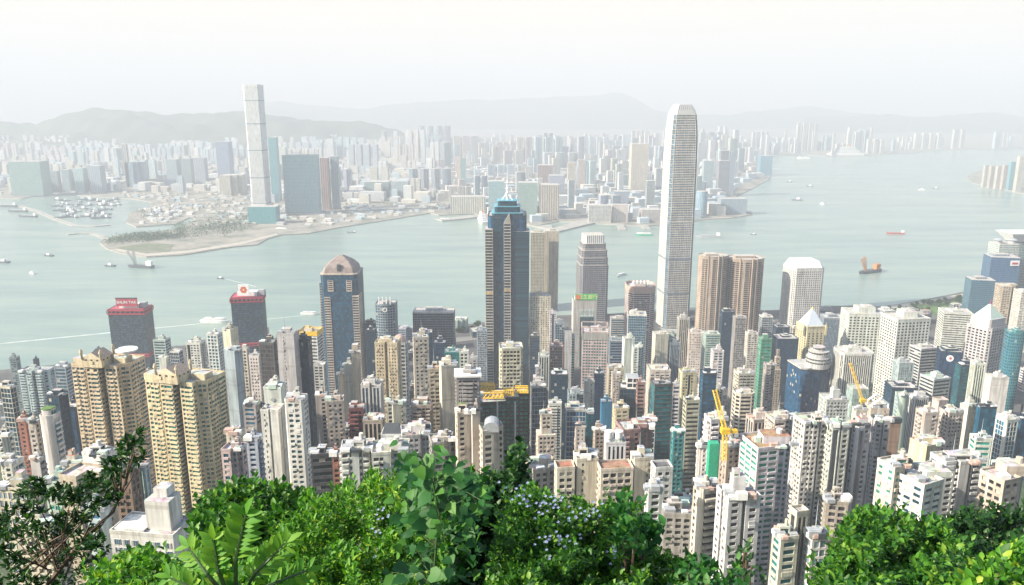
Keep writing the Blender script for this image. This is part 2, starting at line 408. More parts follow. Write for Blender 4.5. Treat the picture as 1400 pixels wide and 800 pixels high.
# the island: a flat rim to the waterfront, then the slope up to the camera
COAST = [(-60, 512), (90, 497), (230, 474), (430, 458), (560, 452), (650, 442), (740, 432), (800, 430), (860, 428), (940, 424), (1060, 424), (1130, 418), (1210, 419), (1262, 410), (1322, 398), (1400, 386), (1520, 372)]
cz = [onz(x, y, 3.5)[:2] for x, y in COAST]
structure(sheet('island_ground', [(-1500, cz[0][1] - 40)] + [tuple(c) for c in cz] + [(2600, cz[-1][1] + 60), (2600, -600), (-1500, -600)], 3.5, 6, M_ASPH, M_STONE))
xs = np.arange(-1400, 2001, 25.0); ys = np.r_[np.arange(-420, 60, 8.0), np.arange(60, 1060, 20.0)]
GX, GY = np.meshgrid(xs, ys)
GZ = np.interp(GY, HX, HZ) + np.where(np.abs(GY) > 60, 4, .3) * (np.sin(GX * .013) + np.sin(GY * .021 + GX * .007)) * np.clip((1000 - GY) / 400, 0, 1)
GZ -= np.clip((GY - 950) / 90, 0, 1) * 9
V = np.stack([GX, GY, GZ], -1)
A = Acc(); A.quads(np.stack([V[:-1, :-1], V[:-1, 1:], V[1:, 1:], V[1:, :-1]], 2).reshape(-1, 4, 3), 0, .5)
structure(A.build('hillside', M_HILLS, smooth=True))
# the far peninsula
FAR = [(-140, 266), (-20, 270), (28, 272), (66, 263), (120, 268), (182, 272), (206, 276), (205, 284), (178, 290), (172, 304), (186, 310), (240, 306), (262, 296), (268, 300), (240, 314), (160, 322), (145, 327), (136, 332), (146, 340), (165, 346), (200, 351), (250, 348), (320, 337), (352, 334), (366, 326), (384, 321), (420, 319), (462, 311), (520, 302), (588, 291), (600, 294), (648, 292), (660, 297), (700, 303), (730, 309), (764, 302), (812, 305), (842, 307), (880, 309), (926, 305), (962, 300), (1000, 298), (1029, 293), (1026, 290), (1004, 284), (1000, 272), (1020, 262), (1050, 246), (1056, 236), (1042, 224), (1058, 214), (1098, 211), (1130, 214), (1180, 213), (1254, 209), (1262, 206), (1330, 205), (1420, 203), (1560, 203)]
fz = [tuple(onz(x, y, 3.0)[:2]) for x, y in FAR]
structure(sheet('far_shore_ground', fz + [(16800, fz[-1][1] + 1500), (16800, 18800), (-16800, 18800), (-16800, fz[0][1])], 3.0, 5, M_FARG, M_STONE))
structure(sheet('point_ground', [tuple(onz(x, y, 3.0)[:2]) for x, y in [(1322, 244), (1330, 250), (1400, 265), (1500, 280), (1500, 232), (1340, 233), (1326, 238)]], 3.0, 5, M_FARG, M_STONE))
def strip(name, pts, wpx, z, thick, mat):
    P = np.array([onz(x, y, z)[:2] for x, y in pts]); d = np.gradient(P, axis=0); d /= np.linalg.norm(d, axis=1)[:, None]
    n = np.c_[-d[:, 1], d[:, 0]] * wpx / 2
    return sheet(name, np.r_[P + n, (P - n)[::-1]], z, thick, mat)
tag(strip('breakwater', [(26, 281), (50, 288), (76, 299), (102, 308), (130, 309), (150, 307)], 22, 2.6, 5, M_STONE), 'long grey stone breakwater curving around the boat shelter', 'breakwater')
tag(strip('breakwater', [(92, 320), (108, 318.5), (126, 318.5), (138, 322), (146, 327)], 20, 2.6, 5, M_STONE), 'short grey breakwater arm off the tip of the green reclaimed point', 'breakwater')
tag(strip('pier', [(742, 308), (760, 314), (790, 306), (812, 301)], 70, 5, 7, M_STONE), 'long pale ocean terminal pier jutting into the harbour', 'pier')
tag(strip('pier', [(600, 300), (625, 298), (650, 295)], 60, 5, 7, M_STONE), 'grey ferry terminal pier beside the white cruise ship', 'pier')
tag(strip('pier', [(848, 306), (851, 314)], 26, 4, 6, M_STONE), 'short ferry pier nearest to the brown waterfront hotel', 'pier', 'ferry piers')
tag(strip('pier', [(880, 307), (885, 313)], 26, 4, 6, M_STONE), 'short ferry pier closest to the tallest curved tower', 'pier', 'ferry piers')
# lawns and the promenade road on the right-hand waterfront, strips on the far point
def lawn(name, pts, z, mat):
    return structure(sheet(name, [tuple(onz(x, y, z)[:2]) for x, y in pts], z, .3, mat))
M_SCRUB = ground_mat('rough_grass', [(.3, (.07, .11, .05)), (.5, (.13, .15, .085)), (.7, (.26, .24, .18))], .02)
lawn('park_lawn', [(1206, 426), (1250, 418), (1300, 412), (1330, 400), (1345, 410), (1335, 430), (1270, 434), (1225, 432)], 3.9, M_LAWN)
lawn('far_lawn', [(160, 338), (200, 332), (238, 334), (232, 344), (200, 346), (170, 343)], 3.35, M_SCRUB)
M_PAVE = ground_mat('pale_paving', [(.3, (.36, .33, .28)), (.7, (.5, .46, .39))], .03)
M_TARMAC = ground_mat('pale_tarmac', [(.3, (.16, .16, .155)), (.7, (.24, .235, .22))], .05)
lawn('promenade', [(1200, 421), (1258, 412), (1320, 401), (1322, 404), (1260, 416), (1204, 424)], 4.3, M_PAVE)
lawn('road', [(1235, 445), (1285, 428), (1340, 418), (1344, 423), (1290, 435), (1240, 455)], 4.3, M_ASPH)
lawn('road', [(560, 468), (660, 458), (780, 449), (900, 444), (1060, 438), (1060, 442), (900, 449), (780, 455), (660, 464), (560, 474)], 4.3, M_TARMAC)
lawn('far_promenade', [(150, 341), (200, 350), (250, 346.5), (330, 334.5), (380, 321), (378, 319), (330, 331), (250, 343.5), (200, 347), (160, 340)], 3.7, M_PAVE)

# hills behind the peninsula: three ranges with their own crest lines
def hills(D, depth, prof, seed, mat, rough=60):
    r_ = np.random.default_rng(seed)
    px, py = np.array(prof, float).T
    X = np.arange(px[0], px[-1] + 1, 5.0); crest = np.array([at(x, y, D)[2] for x, y in zip(X, np.interp(X, px, py))])
    k = np.ones(5) / 5; crest = np.convolve(np.pad(crest, 2, 'edge'), k, 'valid')
    ph = r_.random(12) * 6.28
    Ys = np.linspace(-1, 1, 34)
    P = np.zeros((len(Ys), len(X), 3))
    for i, s in enumerate(Ys):
        y = D + s * depth
        e = np.maximum(0, 1 - abs(s)) ** 1.1 * (1 - .0 * s)
        nz = sum(np.sin(X * f_ * .9 + ph[j] + s * (4 + 3 * j) * (1 if j % 2 else -1)) / (1 + j * .7) for j, f_ in enumerate((.012, .03, .06, .11, .19)))
        z = crest * e + rough * nz * (e * (1 - e) * 3.2) + rough * .3 * nz * e
        P[i] = np.c_[[(x - 700) / FOC * y for x in X], np.full(len(X), y), np.maximum(z, -3) if abs(s) < 1 else np.full(len(X), -5)]
    A = Acc(); A.quads(np.stack([P[:-1, :-1], P[:-1, 1:], P[1:, 1:], P[1:, :-1]], 2).reshape(-1, 4, 3), 0, .5)
    return structure(A.build('hills', mat, smooth=True))
M_FARH = ground_mat('wooded_hills', [(.3, (.03, .055, .03)), (.6, (.06, .09, .045)), (.8, (.12, .13, .09))], .004)
hills(8800, 1100, [(-260, 178), (-60, 172), (-20, 172), (15, 166), (35, 168), (55, 172), (85, 160), (115, 150), (145, 143), (185, 142.5), (205, 147), (235, 154), (265, 156), (300, 154), (335, 155), (380, 158), (430, 164), (490, 172), (560, 184)], 1, M_FARH)
hills(16800, 1900, [(180, 170), (330, 150), (352, 138), (398, 137.5), (415, 142), (450, 145), (480, 150), (500, 152), (530, 145), (560, 140), (620, 138), (680, 137), (735, 133), (790, 128), (826, 124), (842, 122.5), (856, 127), (872, 138), (890, 150), (930, 156), (985, 158), (1010, 153), (1040, 149), (1085, 146), (1112, 148), (1140, 155), (1200, 160)], 2, M_FARH)
hills(14500, 1800, [(1090, 160), (1180, 160), (1250, 161), (1285, 158), (1310, 156), (1335, 155), (1360, 160), (1400, 164), (1500, 160), (1640, 158)], 3, M_FARH)

# the air of the harbour
A = Acc(); A.box((-18000, -900, -10), (18000, 19500, 1150))
hz = A.build('haze', M_WHITE); hz['kind'] = 'stuff'
m = bpy.data.materials.new('air'); m.use_nodes = True; m.node_tree.nodes.clear()
o_ = m.node_tree.nodes.new('ShaderNodeOutputMaterial'); v_ = m.node_tree.nodes.new('ShaderNodeVolumePrincipled')
v_.inputs['Color'].default_value = (0.60, 0.64, 0.70, 1); v_.inputs['Density'].default_value = 1.65e-4; v_.inputs['Anisotropy'].default_value = 0.0
m.node_tree.links.new(v_.outputs[0], o_.inputs['Volume'])
hz.data.materials.clear(); hz.data.materials.append(m)

# ---------------------------------------------------------------- builder of towers
TOWERS = []          # (xl, xr, yt, yb, D, centre, radius, short name)
FOOT = []            # footprints (cx, cy, r)
def colour(o, wall, glass, acc, roof=None, cur=.1):
    o['wall_tint'] = wall; o['glass_tint'] = glass; o['accent_tint'] = acc; o['roof_tint'] = roof or (.50, .48, .45); o['curtain'] = cur
def jit(c, s=.06): return tuple(float(np.clip(v * (1 + rng.normal() * s), .01, .88)) for v in c)

def roof_kit(root, poly, z, pal, top, big, D):
    """parapet, plant rooms, tanks and masts of one flat roof, each a part"""
    lo, hi = poly.min(0), poly.max(0); c = poly.mean(0); wd, dp = hi - lo; feats = []
    def part(A, name, mats=BM, parent=root):
        o = A.build(name, mats, parent); colour(o, *pal); return o
    if D < 1500:
        A = Acc(); o1 = offset(poly, .12); o2 = offset(poly, -.3); n = len(poly); j = (np.arange(n) + 1) % n; ph = 1.1
        f = lambda P, zz: np.c_[P, np.full(n, zz)]
        a, b, c1, d1 = f(o1, z - .35), f(o1, z + ph), f(o2, z + ph), f(o2, z + .02)
        A.quads(np.stack([a, a[j], b[j], b], 1), 0); A.quads(np.stack([b, b[j], c1[j], c1], 1), 0); A.quads(np.stack([c1, c1[j], d1[j], d1], 1), 0)
        part(A, 'parapet')
    if top == 'none': return feats
    s = min(wd, dp)
    def room(w_, d_, h_, ox, oy, name='plant_room', mt=None):
        A = facade(rot2(rect(w_, d_), 0) + c + (ox, oy), z + .01, z + h_, STY['ribbon'] if D < 700 and rng.random() < .4 else STY['blank'], (0, 1000), allsides=True)
        return part(A, name)
    h1 = rng.uniform(2.4, 5) if top == 'std' else 8
    w1, d1_ = wd * rng.uniform(.3, .55), dp * rng.uniform(.3, .5)
    ox = rng.uniform(-.12, .12) * wd
    room(w1, d1_, h1, ox, dp * .05)
    if rng.random() < .5 and D < 1300: room(w1 * .5, d1_ * .6, h1 + rng.uniform(1.2, 2.6), ox + w1 * rng.uniform(-.2, .2), dp * .07, 'lift_motor_room')
    if D < 1300:
        k = rng.random()
        if k < .45:
            A = Acc(); q = ring(min(1.7, s * .08), 10) + c + (ox + w1 * .2, dp * .05); A.prism(q, z + h1 + .01, z + h1 + rng.uniform(2, 3.2), 0)
            part(A, 'water_tank'); feats.append('a round water tank')
        elif k < .75:
            A = Acc(); p = np.r_[c + (ox - w1 * .2, dp * .05), z + h1]; A.tube([p, p + (0, 0, rng.uniform(7, 13))], [.22, .06], 0, 5)
            part(A, 'mast', [M_GREY]); feats.append('a thin mast')
        for q in range(int(rng.integers(2, 5)) if D < 900 else 0):
            sx = rng.choice((-1, 1)) * rng.uniform(.27, .36) * wd; sy = -rng.uniform(.05, .32) * dp
            e = rng.uniform(1.2, 2.4); A = Acc(); A.box((c[0] + sx - e, c[1] + sy - e * .7, z + .01), (c[0] + sx + e, c[1] + sy + e * .7, z + rng.uniform(1.4, 2.4)))
            part(A, 'cooling_unit', [M_GREY if rng.random() < .5 else M_WHITE])
        for q in range(int(rng.integers(3, 7)) if D < 620 else 0):
            a_ = rng.random() * 6.28; px_, py_ = c[0] + math.cos(a_) * wd * .36, c[1] + math.sin(a_) * dp * .34; e, g_ = rng.uniform(1, 2.6), rng.uniform(.8, 2); A = Acc()
            A.box((px_ - e, py_ - g_, z + .02), (px_ + e, py_ + g_, z + rng.uniform(.9, 2.9)))
            part(A, 'roof_shed', [[M_GREY, M_WHITE, M_PINKROOF, M_COPPER, M_DARK][rng.integers(0, 5)]])
        if D < 620 and rng.random() < .6:
            A = Acc(); x0_, y0_ = c[0] - wd * .38, c[1] - dp * .30; A.tube([(x0_, y0_, z + .5), (x0_ + wd * .3, y0_, z + .5), (x0_ + wd * .3, y0_ + dp * .4, z + .5)], .16, 0, 5); part(A, 'roof_pipe', [M_GREY])
    return feats

def place_poly(unit, rot, xl, xr, yt, D):
    """real-size outline whose roof spans the photograph's columns xl..xr with its front at distance D"""
    P0 = rot2(unit, rot); wpx = xr - xl
    pt = at((xl + xr) / 2, yt, D); z = pt[2]; s = wpx * D / FOC; c = np.array(pt[:2])
    for _ in range(8):
        P = P0 * s + c; P[:, 1] += D - P[:, 1].min()
        c = P.mean(0) * 0 + (P[0] - P0[0] * s)
        x, _y = proj(np.c_[P, np.full(len(P), z)])
        a, b = x.min(), x.max(); s *= wpx / (b - a)
        c = c + np.array((((xl + xr) / 2 - (a + b) / 2) * c[1] / FOC, 0))
    P = P0 * s + c; P[:, 1] += D - P[:, 1].min()
    return P, z, P0 * s
def base_of(P, z):
    cx, cy = (P.min(0) + P.max(0)) / 2
    zb = min(ground_z(cx, P[:, 1].max()), z - 8) - 2 if cy < 1050 else 3.0
    return np.array((cx, cy, zb))

def tower(xl, xr, yt, yb, D, st='grid', wall='white', glass='navy', acc='grey', label='', rot=0, k=.9, pl='rect', top='std', name=None, cat=None, group=None, ref=None, roof=None, tiers=None, sts=None, z_floor=None):
    P, z, _ = place_poly(plan(pl, k), rot, xl, xr, yt, D)
    b = base_of(P, z)
    if z_floor is not None: b[2] = z_floor
    st_ = STY[st] if isinstance(st, str) else st
    if isinstance(st, str) and D < 1350 and st != 'sqgrid': st_ = dict(st_, f=st_['f'] * rng.uniform(.93, 1.12), b=st_['b'] * rng.uniform(.85, 1.25), ww=min(.95, st_['ww'] * rng.uniform(.88, 1.15)), wh=min(.92, st_['wh'] * rng.uniform(.9, 1.15)))
    office = (st if isinstance(st, str) else '') in ('ribbon', 'thin', 'curtain', 'vert', 'screen', 'office')
    name = name or ('office_tower' if office else 'apartment_tower'); cat = cat or ('office tower' if office else 'apartment tower')
    root = empty(name, b, label, cat, group)
    pal = (jit(COL[wall], .03), jit(GLS[glass], .1), jit(COL[acc], .03), roof and COL.get(roof, roof), st_['cur'])
    L = P - b[:2]; H = z - b[2]
    if D > 900 and st_['d'] > 0: st_ = dict(st_, d=st_['d'] if D < 1500 else 0)
    if sts: sts = [STY[s] for s in sts]
    zz = 0.0; poly = L
    for fr, sc in (tiers or [(1.0, 1.0)]):
        poly = L * sc if tiers is None else (L - L.mean(0)) * sc + L.mean(0)
        A = facade(poly, zz, H * fr, st_, b, sts=sts)
        o = A.build('facade' if zz == 0 else 'upper_tier', BM, root); colour(o, *pal)
        zz = H * fr + .004
    feats = roof_kit(root, poly, H, pal, top, False, D)
    r_ = float(np.hypot(*(P.max(0) - P.min(0)))) / 2
    TOWERS.append((xl, xr, yt, yb, D, b, r_, ref)); FOOT.append((b[0], b[1], r_ * .85))
    root['_h'] = float(H)
    return dict(root=root, b=b, L=L, poly=poly, H=H, pal=pal, feats=feats, P=P)
def part_of(T, A, name, mats=None, parent=None):
    o = A.build(name, mats or BM, parent or T['root']); colour(o, *T['pal']); return o
def words_(T, text, name, size, loc, rotz, mat, parent, align='CENTER', tilt=90):
    cu = bpy.data.curves.new(name, 'FONT'); cu.body = text; cu.size = size; cu.align_x = align; cu.align_y = 'CENTER'; cu.extrude = size * .03; cu.offset = size * .012
    o = bpy.data.objects.new(name, cu); C.objects.link(o); o.parent = parent; o.location = loc; o.rotation_euler = (R(tilt), 0, rotz); cu.materials.append(mat)
    bpy.context.view_layer.update(); me = bpy.data.meshes.new_from_object(o.evaluated_get(bpy.context.evaluated_depsgraph_get())); mo = bpy.data.objects.new(name, me); C.objects.link(mo); mo.parent = parent; mo.location = loc; mo.rotation_euler = o.rotation_euler
    bpy.data.objects.remove(o); mo.name = name; return mo
# ================================================================ the landmarks
def stack(T, name, levels, st, mats=None, shape=None, cx=0, cy=0, cap=True, sts=None):
    """tiers (z0, z1, half-width scale) on the tower's own outline or SHAPE, as one part"""
    A = Acc()
    for z0, z1, sc in levels:
        P = (T['L'] if shape is None else shape) * sc + (cx, cy)
        B = facade(P, z0, z1, STY[st] if isinstance(st, str) else st, T['b'], cap, sts=sts)
        A.q += B.q; A.m += B.m; A.v += B.v; A.n += B.n
    return part_of(T, A, name, mats)
def pyramid(T, name, P, z0, z1, mat, tip=0.04, mats=None):
    c = P.mean(0); A = Acc(); A.prism(P, z0, z1, 0, True, Q=(P - c) * tip + c); return part_of(T, A, name, mats or [mat])

# --- the very tall tower across the harbour, reflected sky painted into its pale walls
T = tower(332, 360, 119, 280, 3096, dict(STY['far'], f=4.6, b=4.4, ww=.86, wh=.26, mech=(.10, .30, .52, .72, .90), d=.01), 'white', 'pale', 'steel', 'tallest slim cream tower across the harbour, flaring slightly at its base', k=1, pl='cham', top='none', name='skyscraper', cat='skyscraper', ref='the slim cream skyscraper')
H = T['H']; A = Acc(); o1 = offset(T['L'], .4); A.prism(o1, H + .01, H + 9, 0, False); A.prism(offset(T['L'], -2)[::-1], H + .01, H + 9, 0, False); part_of(T, A, 'crown_screen')
A = Acc(); A.prism(offset(T['L'], 14), 0, 1, 0, False); A.prism(offset(T['L'], 11), 1, 50, 0, False, Q=offset(T['L'], .6)); part_of(T, A, 'flared_base')
# --- the great curved tower by the near waterfront
st2 = style(f=4.3, b=3.4, ww=.80, wh=.62, d=.45, cur=.0, m=1.2, mech=(.33, .66)); stc = style(f=4.3, b=4, pat='R', wh=.93, d=.8, m=.2, top=.3, cur=0)
st2u = dict(st2, mech=(), top=.4)
P, z, _ = place_poly(plan('cham', 1), 7, 905, 952, 250, 1487)
b = base_of(P, z); L = P - b[:2]
root = empty('skyscraper', b, 'tallest near tower, tapering to a curved white crown of vertical fins', 'skyscraper')
T = dict(root=root, b=b, L=L, pal=((.60, .585, .555), (.08, .15, .21), (.20, .26, .32), None, .0)); stw = dict(st2, ww=.5, wh=.45)
TOWERS.append((903, 953, 143, 445, 1487, b, 45, 'the tallest curved tower')); FOOT.append((b[0], b[1], 40))
q = np.array([[at(930, y, 1520)[2] - b[2] for y in (300, 228, 192, 172, 160, 152, 143)]])[0]
stack(T, 'lower_shaft', [(0, q[0], 1.0)], st2, sts=[st2, stc, st2, stc, st2, stc, stw, stc])
zq = np.arange(q[0], q[4] + 5, 9.05); yy = np.interp(zq, [at(930, y_, 1520)[2] - b[2] for y_ in range(300, 140, -2)], range(300, 140, -2)); sc_ = np.interp(yy, [158, 165, 175, 190, 210, 240, 300], [.83, .875, .915, .95, .972, .988, .997]); q[4] = zq[-1]
stack(T, 'upper_shaft', [(zq[i_] + .01, zq[i_ + 1], float(sc_[i_ + 1])) for i_ in range(len(zq) - 1)], st2u, sts=[st2u, stc, st2u, stc, st2u, stc, dict(stw, mech=()), stc])
stack(T, 'crown', [(q[4] + (q[6] - q[4]) * i_ / 6 + .01, q[4] + (q[6] - q[4]) * (i_ + 1) / 6, (.80, .765, .72, .67, .61, .53)[i_]) for i_ in range(6)], style(f=60, b=4.0, ww=.5, wh=.95, pat='V', d=1.6, m=.3, top=.5, cur=0), [M_WHITE, M_GREY, M_GREY, M_GREY])
# --- the dark star-shaped tower with its white spire
T = tower(667, 720, 296, 530, 1137, style(f=3.9, b=2.6, ww=.97, wh=.84, d=.15, m=.2, cur=.0, mech=(.62,)), 'navy', 'deep', 'navy', 'tall dark blue stepped tower with pale striped bays and a white spire', k=1, pl='cham', top='none', name='skyscraper', cat='skyscraper', ref='the dark spired tower')
L = T['L']; H = T['H']; w = L[:, 0].max() - L[:, 0].min(); y0 = L[:, 1].min()
T['pal'] = ((.42, .405, .36), (.010, .022, .036), (.5, .36, .2), None, 0)
sb = style(f=4.4, b=30, pat='R', wh=.64, d=.6, m=.3, cur=0, mech=(.62,))
A = facade(rect(w * .20, w * .5, -w * .47, y0 + w * .18), 0, H - 18, sb, T['b']); part_of(T, A, 'striped_bay')
A = facade(rect(w * .18, w * .2, -w * .0, y0 + w * .03), 0, H - 9, sb, T['b']); part_of(T, A, 'striped_bay')
A = Acc(); A.prism(rect(w * .18, w * .2, 0, y0 + w * .03), H - 8.9, H + 3, 0, True, Q=rect(w * .02, w * .2, w * .05, y0 + w * .03)); part_of(T, A, 'pointed_gable')
T['pal'] = ((.012, .04, .06), (.010, .055, .085), (.03, .10, .13), None, 0)
A = facade(rect(w * .40, w * .62, w * .37, y0 + w * .28), 0, H - 22, style(f=3.9, b=40, pat='R', wh=.62, d=.3, m=.2, cur=0), T['b']); part_of(T, A, 'glass_wing')
A = facade(rect(w * .2, w * .3, -w * .26, y0 + w * .14), 0, H - 2, STY['curtain'], T['b']); part_of(T, A, 'glass_bay')
oc = plan('cham', 1) * w
stack(T, 'crown', [(H + .01, H + 4, .80), (H + 4.01, H + 13, .66), (H + 13.01, H + 21, .50)], 'curtain', shape=oc, cy=L[:, 1].mean())
A = Acc()
for zz, sc in ((H + 4, .83), (H + 13, .69), (H + 21, .53)): A.prism(oc * sc + (0, L[:, 1].mean()), zz - .45, zz + .45, 0, True)
part_of(T, A, 'crown_ledge', [M_CYAN])
c = np.array((0, L[:, 1].mean(), H + 21)); A = Acc(); A.tube([c, c + (0, 0, 14), c + (0, 0, 14.5), c + (0, 0, 28), c + (0, 0, 44)], [1.5, 1.3, .8, .7, .1], 0, 8); sp_ = part_of(T, A, 'spire', [M_WHITE])
for zz in (10, 16, 25): A = Acc(); A.prism(ring(2.6, 10) + c[:2], c[2] + zz, c[2] + zz + 2.4, 0, True, Q=ring(.9, 10) + c[:2]); part_of(T, A, 'spire_collar', [M_WHITE], sp_)
A = Acc()
for s_ in (-1, 1):
    for t_ in (-1, 1): A.tube([c + (s_ * 9, t_ * 9, -1), c + (0, 0, 10)], .5, 0, 5)
part_of(T, A, 'spire_strut', [M_WHITE], sp_)
# --- the dark tower with a stepped pink pyramid roof
T = tower(438, 496, 376, 545, 1080, style(f=3.8, b=2.8, ww=.9, wh=.82, d=.15, m=.3, cur=.0), 'navy', 'deep', 'navy', 'dark blue glass tower under a brownish stone pyramid roof', k=.95, pl='cham', top='none', name='skyscraper', cat='skyscraper', ref='the brown-roofed dark tower')
L = T['L']; H = T['H']; w = L[:, 0].max() - L[:, 0].min(); y0 = L[:, 1].min(); cy = L[:, 1].mean()
T['pal'] = ((.48, .42, .37), (.015, .03, .05), (.4, .3, .28), (.52, .36, .30), 0)
sb = style(f=3.8, b=30, pat='R', wh=.55, d=.5, m=.2, cur=0)
for x_, h_, d_ in ((-.33, H - 32, .15), (.44, H - 30, .5)):
    A = facade(rect(w * .17, w * d_, w * x_, y0 + w * d_ * .42), 0, h_, sb, T['b']); part_of(T, A, 'striped_bay')
A = facade(rect(w * .1, w * .5, -w * .5, y0 + w * .36), 0, H - 12, sb, T['b']); part_of(T, A, 'striped_bay')
for x_ in (-.22, .28):
    A = facade(rect(w * .15, w * .06, w * x_, y0 + w * .01), H - 24, H - 8, style(f=3, b=9, pat='R', wh=.5, d=.3, top=.3, cur=0), T['b']); part_of(T, A, 'louvre_panel')
A = Acc(); A.prism(offset(L, .8), H + .01, H + 1.5, 0); part_of(T, A, 'cornice')
A = Acc(); e = offset(L, -3); e2 = (e - e.mean(0)) * .86 + e.mean(0); e3 = (e - e.mean(0)) * .12 + e.mean(0)
e2 = (e - e.mean(0)) * .93 + e.mean(0); e4 = (e - e.mean(0)) * .66 + e.mean(0); A.prism(e, H + 1.51, H + 9, 0, False, Q=e2); A.prism(e2, H + 9, H + 16, 0, False, Q=e4); A.prism(e4, H + 16, H + 24, 0, True, Q=e3); po = part_of(T, A, 'pyramid_roof', [simple('brown_stone', (.26, .21, .19), .7, var=.35, sc=.2)])
A = Acc(); A.box((-2, y0 + 2.6, H + 5), (2, y0 + 7, H + 14)); part_of(T, A, 'roof_opening', [M_DARK], po)
# --- tapering waterfront office tower with a crown of white fins
P, z, _ = place_poly(plan('cham', 1), 4, 788, 832, 362, 1530); b = base_of(P, z); L = P - b[:2]; H = z - b[2]
root = empty('office_tower', b, 'banded grey office tower with stepped shoulders and crown of small white fins', 'office tower')
T = dict(root=root, b=b, L=L, pal=((.25, .25, .27), (.02, .05, .09), (.3, .28, .26), None, 0)); TOWERS.append((788, 832, 325, 500, 1530, b, 40, 'the finned grey tower')); FOOT.append((b[0], b[1], 35))
sb = style(f=4.1, b=3.4, ww=.86, wh=.55, d=.4, cur=0); q = [at(810, y, 1540)[2] - b[2] for y in (362, 342, 333, 326)]
stack(T, 'lower_shaft', [(0, q[0], 1)], sb); stack(T, 'upper_shaft', [(q[0] + .01, (q[0] + q[1]) / 2, .95), ((q[0] + q[1]) / 2 + .01, q[1], .90)], sb); stack(T, 'top_storeys', [(q[1] + .01, q[2], .81)], sb)
stack(T, 'crown', [(q[2] + .01, q[3] + 6, .70)], style(f=60, b=4, ww=.6, wh=.95, pat='V', d=1.2, m=.5, top=.3, cur=0), [M_WHITE, M_GREY, M_GREY, M_ROOF])
# --- rounded twin towers in beige and dark bands
for xl, xr, yt, lb in ((955, 996, 352, 'slimmer one of two rounded beige towers with dark bands, pink-trimmed flat roof'), (994, 1045, 356, 'broader one of two rounded beige towers with dark bands, white roof boxes')):
    T = tower(xl, xr, yt, 480, 1420, style(f=3.9, b=5, pat='RRRRA', wh=.64, d=.5, m=.5, cur=0, top=5), 'twin', 'dark', 'twin', lb, rot=3, k=.8, pl='round', name='office_tower', cat='office tower', ref='the rounded beige twins')
    L = T['L']
    for a in (-118, -64, -92 + 12):
        p = np.array((math.cos(R(a)), math.sin(R(a)))) * (L[:, 0].max() - .2); p[1] *= .8
        A = Acc(); A.tube([(*p, 0), (*p, T['H'] + 3)], 1.7, 0, 6); part_of(T, A, 'beige_pier')
# --- white tower with a grid of small windows and a sloped roof
T = tower(1071, 1127, 368, 450, 1435, style(f=4.2, b=3.9, ww=.6, wh=.58, d=.7, cur=.0, top=5), 'white', 'dark', 'grey', 'white waterfront tower with rows of small round windows and sloped roof', rot=4, k=.9, pl='cham', top='none', name='office_tower', cat='office tower', ref='the white porthole tower')
A = Acc(); A.prism(offset(T['L'], -1.5), T['H'] + 1.2, T['H'] + 13, 0, True, Q=offset(T['L'], -9)); part_of(T, A, 'sloped_roof', [M_WHITE]); A = Acc(); A.prism(offset(T['L'], -.8), T['H'] + .01, T['H'] + 1.2, 0); part_of(T, A, 'painted_shadow_gap', [M_DARK])  # dark ring under the sloped roof, the gap's shade put into its colour
# --- the two dark towers with red truss bands
for xl, xr, yt, yb, D, lb, rt in ((147, 208, 424, 505, 1180, 'dark glass slab with red truss bands and a red lettered roof sign', 0), (315, 362, 408, 510, 1150, 'dark glass tower with red truss bands and a white emblem board on its roof', 9)):
    T = tower(xl, xr, yt, yb, D, style(f=3.6, b=2.8, ww=.9, wh=.75, d=.15, m=.4, cur=.0), 'navy', 'steel', 'grey', lb, rot=rt, k=.55 if rt == 0 else .7, top='none', name='office_tower', cat='office tower', ref='the red-signed slab' if rt == 0 else 'the red-banded tower')
    L = T['L']; H = T['H']
    for z0, z1 in ((H - 7.5, H + .5), (H - 77, H - 71)):
        A = Acc(); o1 = offset(L, 1.0); A.prism(o1, z0, z0 + 2.2, 0, True); A.prism(o1, z1 - 2.2, z1, 0, True)
        for i in range(len(L)):
            a, c_ = o1[i], o1[(i + 1) % len(L)]
            for k_ in range(9):
                u0, u1 = a + (c_ - a) * k_ / 8, a + (c_ - a) * min(8, k_ + .35) / 8
                A.tube([(*u0, z0 + 2), (*u0, z1 - 2)], .7, 0, 4)
        part_of(T, A, 'red_truss', [M_RED])
    A = Acc(); c_ = L.mean(0); A.box((c_[0] - 14, c_[1] - 6, H + .6), (c_[0] + 16, c_[1] + 8, H + 7)); part_of(T, A, 'plant_room', [M_WHITE])
    A = Acc(); A.box((c_[0] + 17, c_[1] - 3, H + .6), (c_[0] + 26, c_[1] + 6, H + 9)); part_of(T, A, 'cooling_tower', [M_GREY])
    A = Acc(); y_ = L[:, 1].min() + 5
    if rt == 0:
        A.box((c_[0] - 16, y_, H + 5), (c_[0] + 17, y_ + 1.5, H + 17)); sg = part_of(T, A, 'roof_sign', [M_RED])
        words_(T, 'SHUN TAK', 'lettering', 6.3, (c_[0] + .5, y_ - .1, H + 11), 0, M_WHITE, sg)
        A = Acc(); A.box((c_[0] - 17, y_ - .3, H + 17.01), (c_[0] + 17, y_ + 2, H + 18.3)); part_of(T, A, 'sign_top_rail', [M_DARK], sg)
    else:
        A.box((c_[0] - 9, y_, H + 3), (c_[0] + 7, y_ + 1.5, H + 20)); sg = part_of(T, A, 'roof_sign', [M_WHITE])
        A = Acc()
        for k_ in range(6):
            a = k_ * math.pi / 3; p = np.array((c_[0] - 1 + 3.4 * math.cos(a), H + 12 + 3.4 * math.sin(a))); P_ = ring(2.2, 10)
            A.ngon(np.c_[p[0] + P_[:, 0], np.full(10, y_ - .12), p[1] + P_[:, 1]], 0)
        part_of(T, A, 'emblem', [simple('emblem_orange', (.75, .16, .05), .5)], sg)
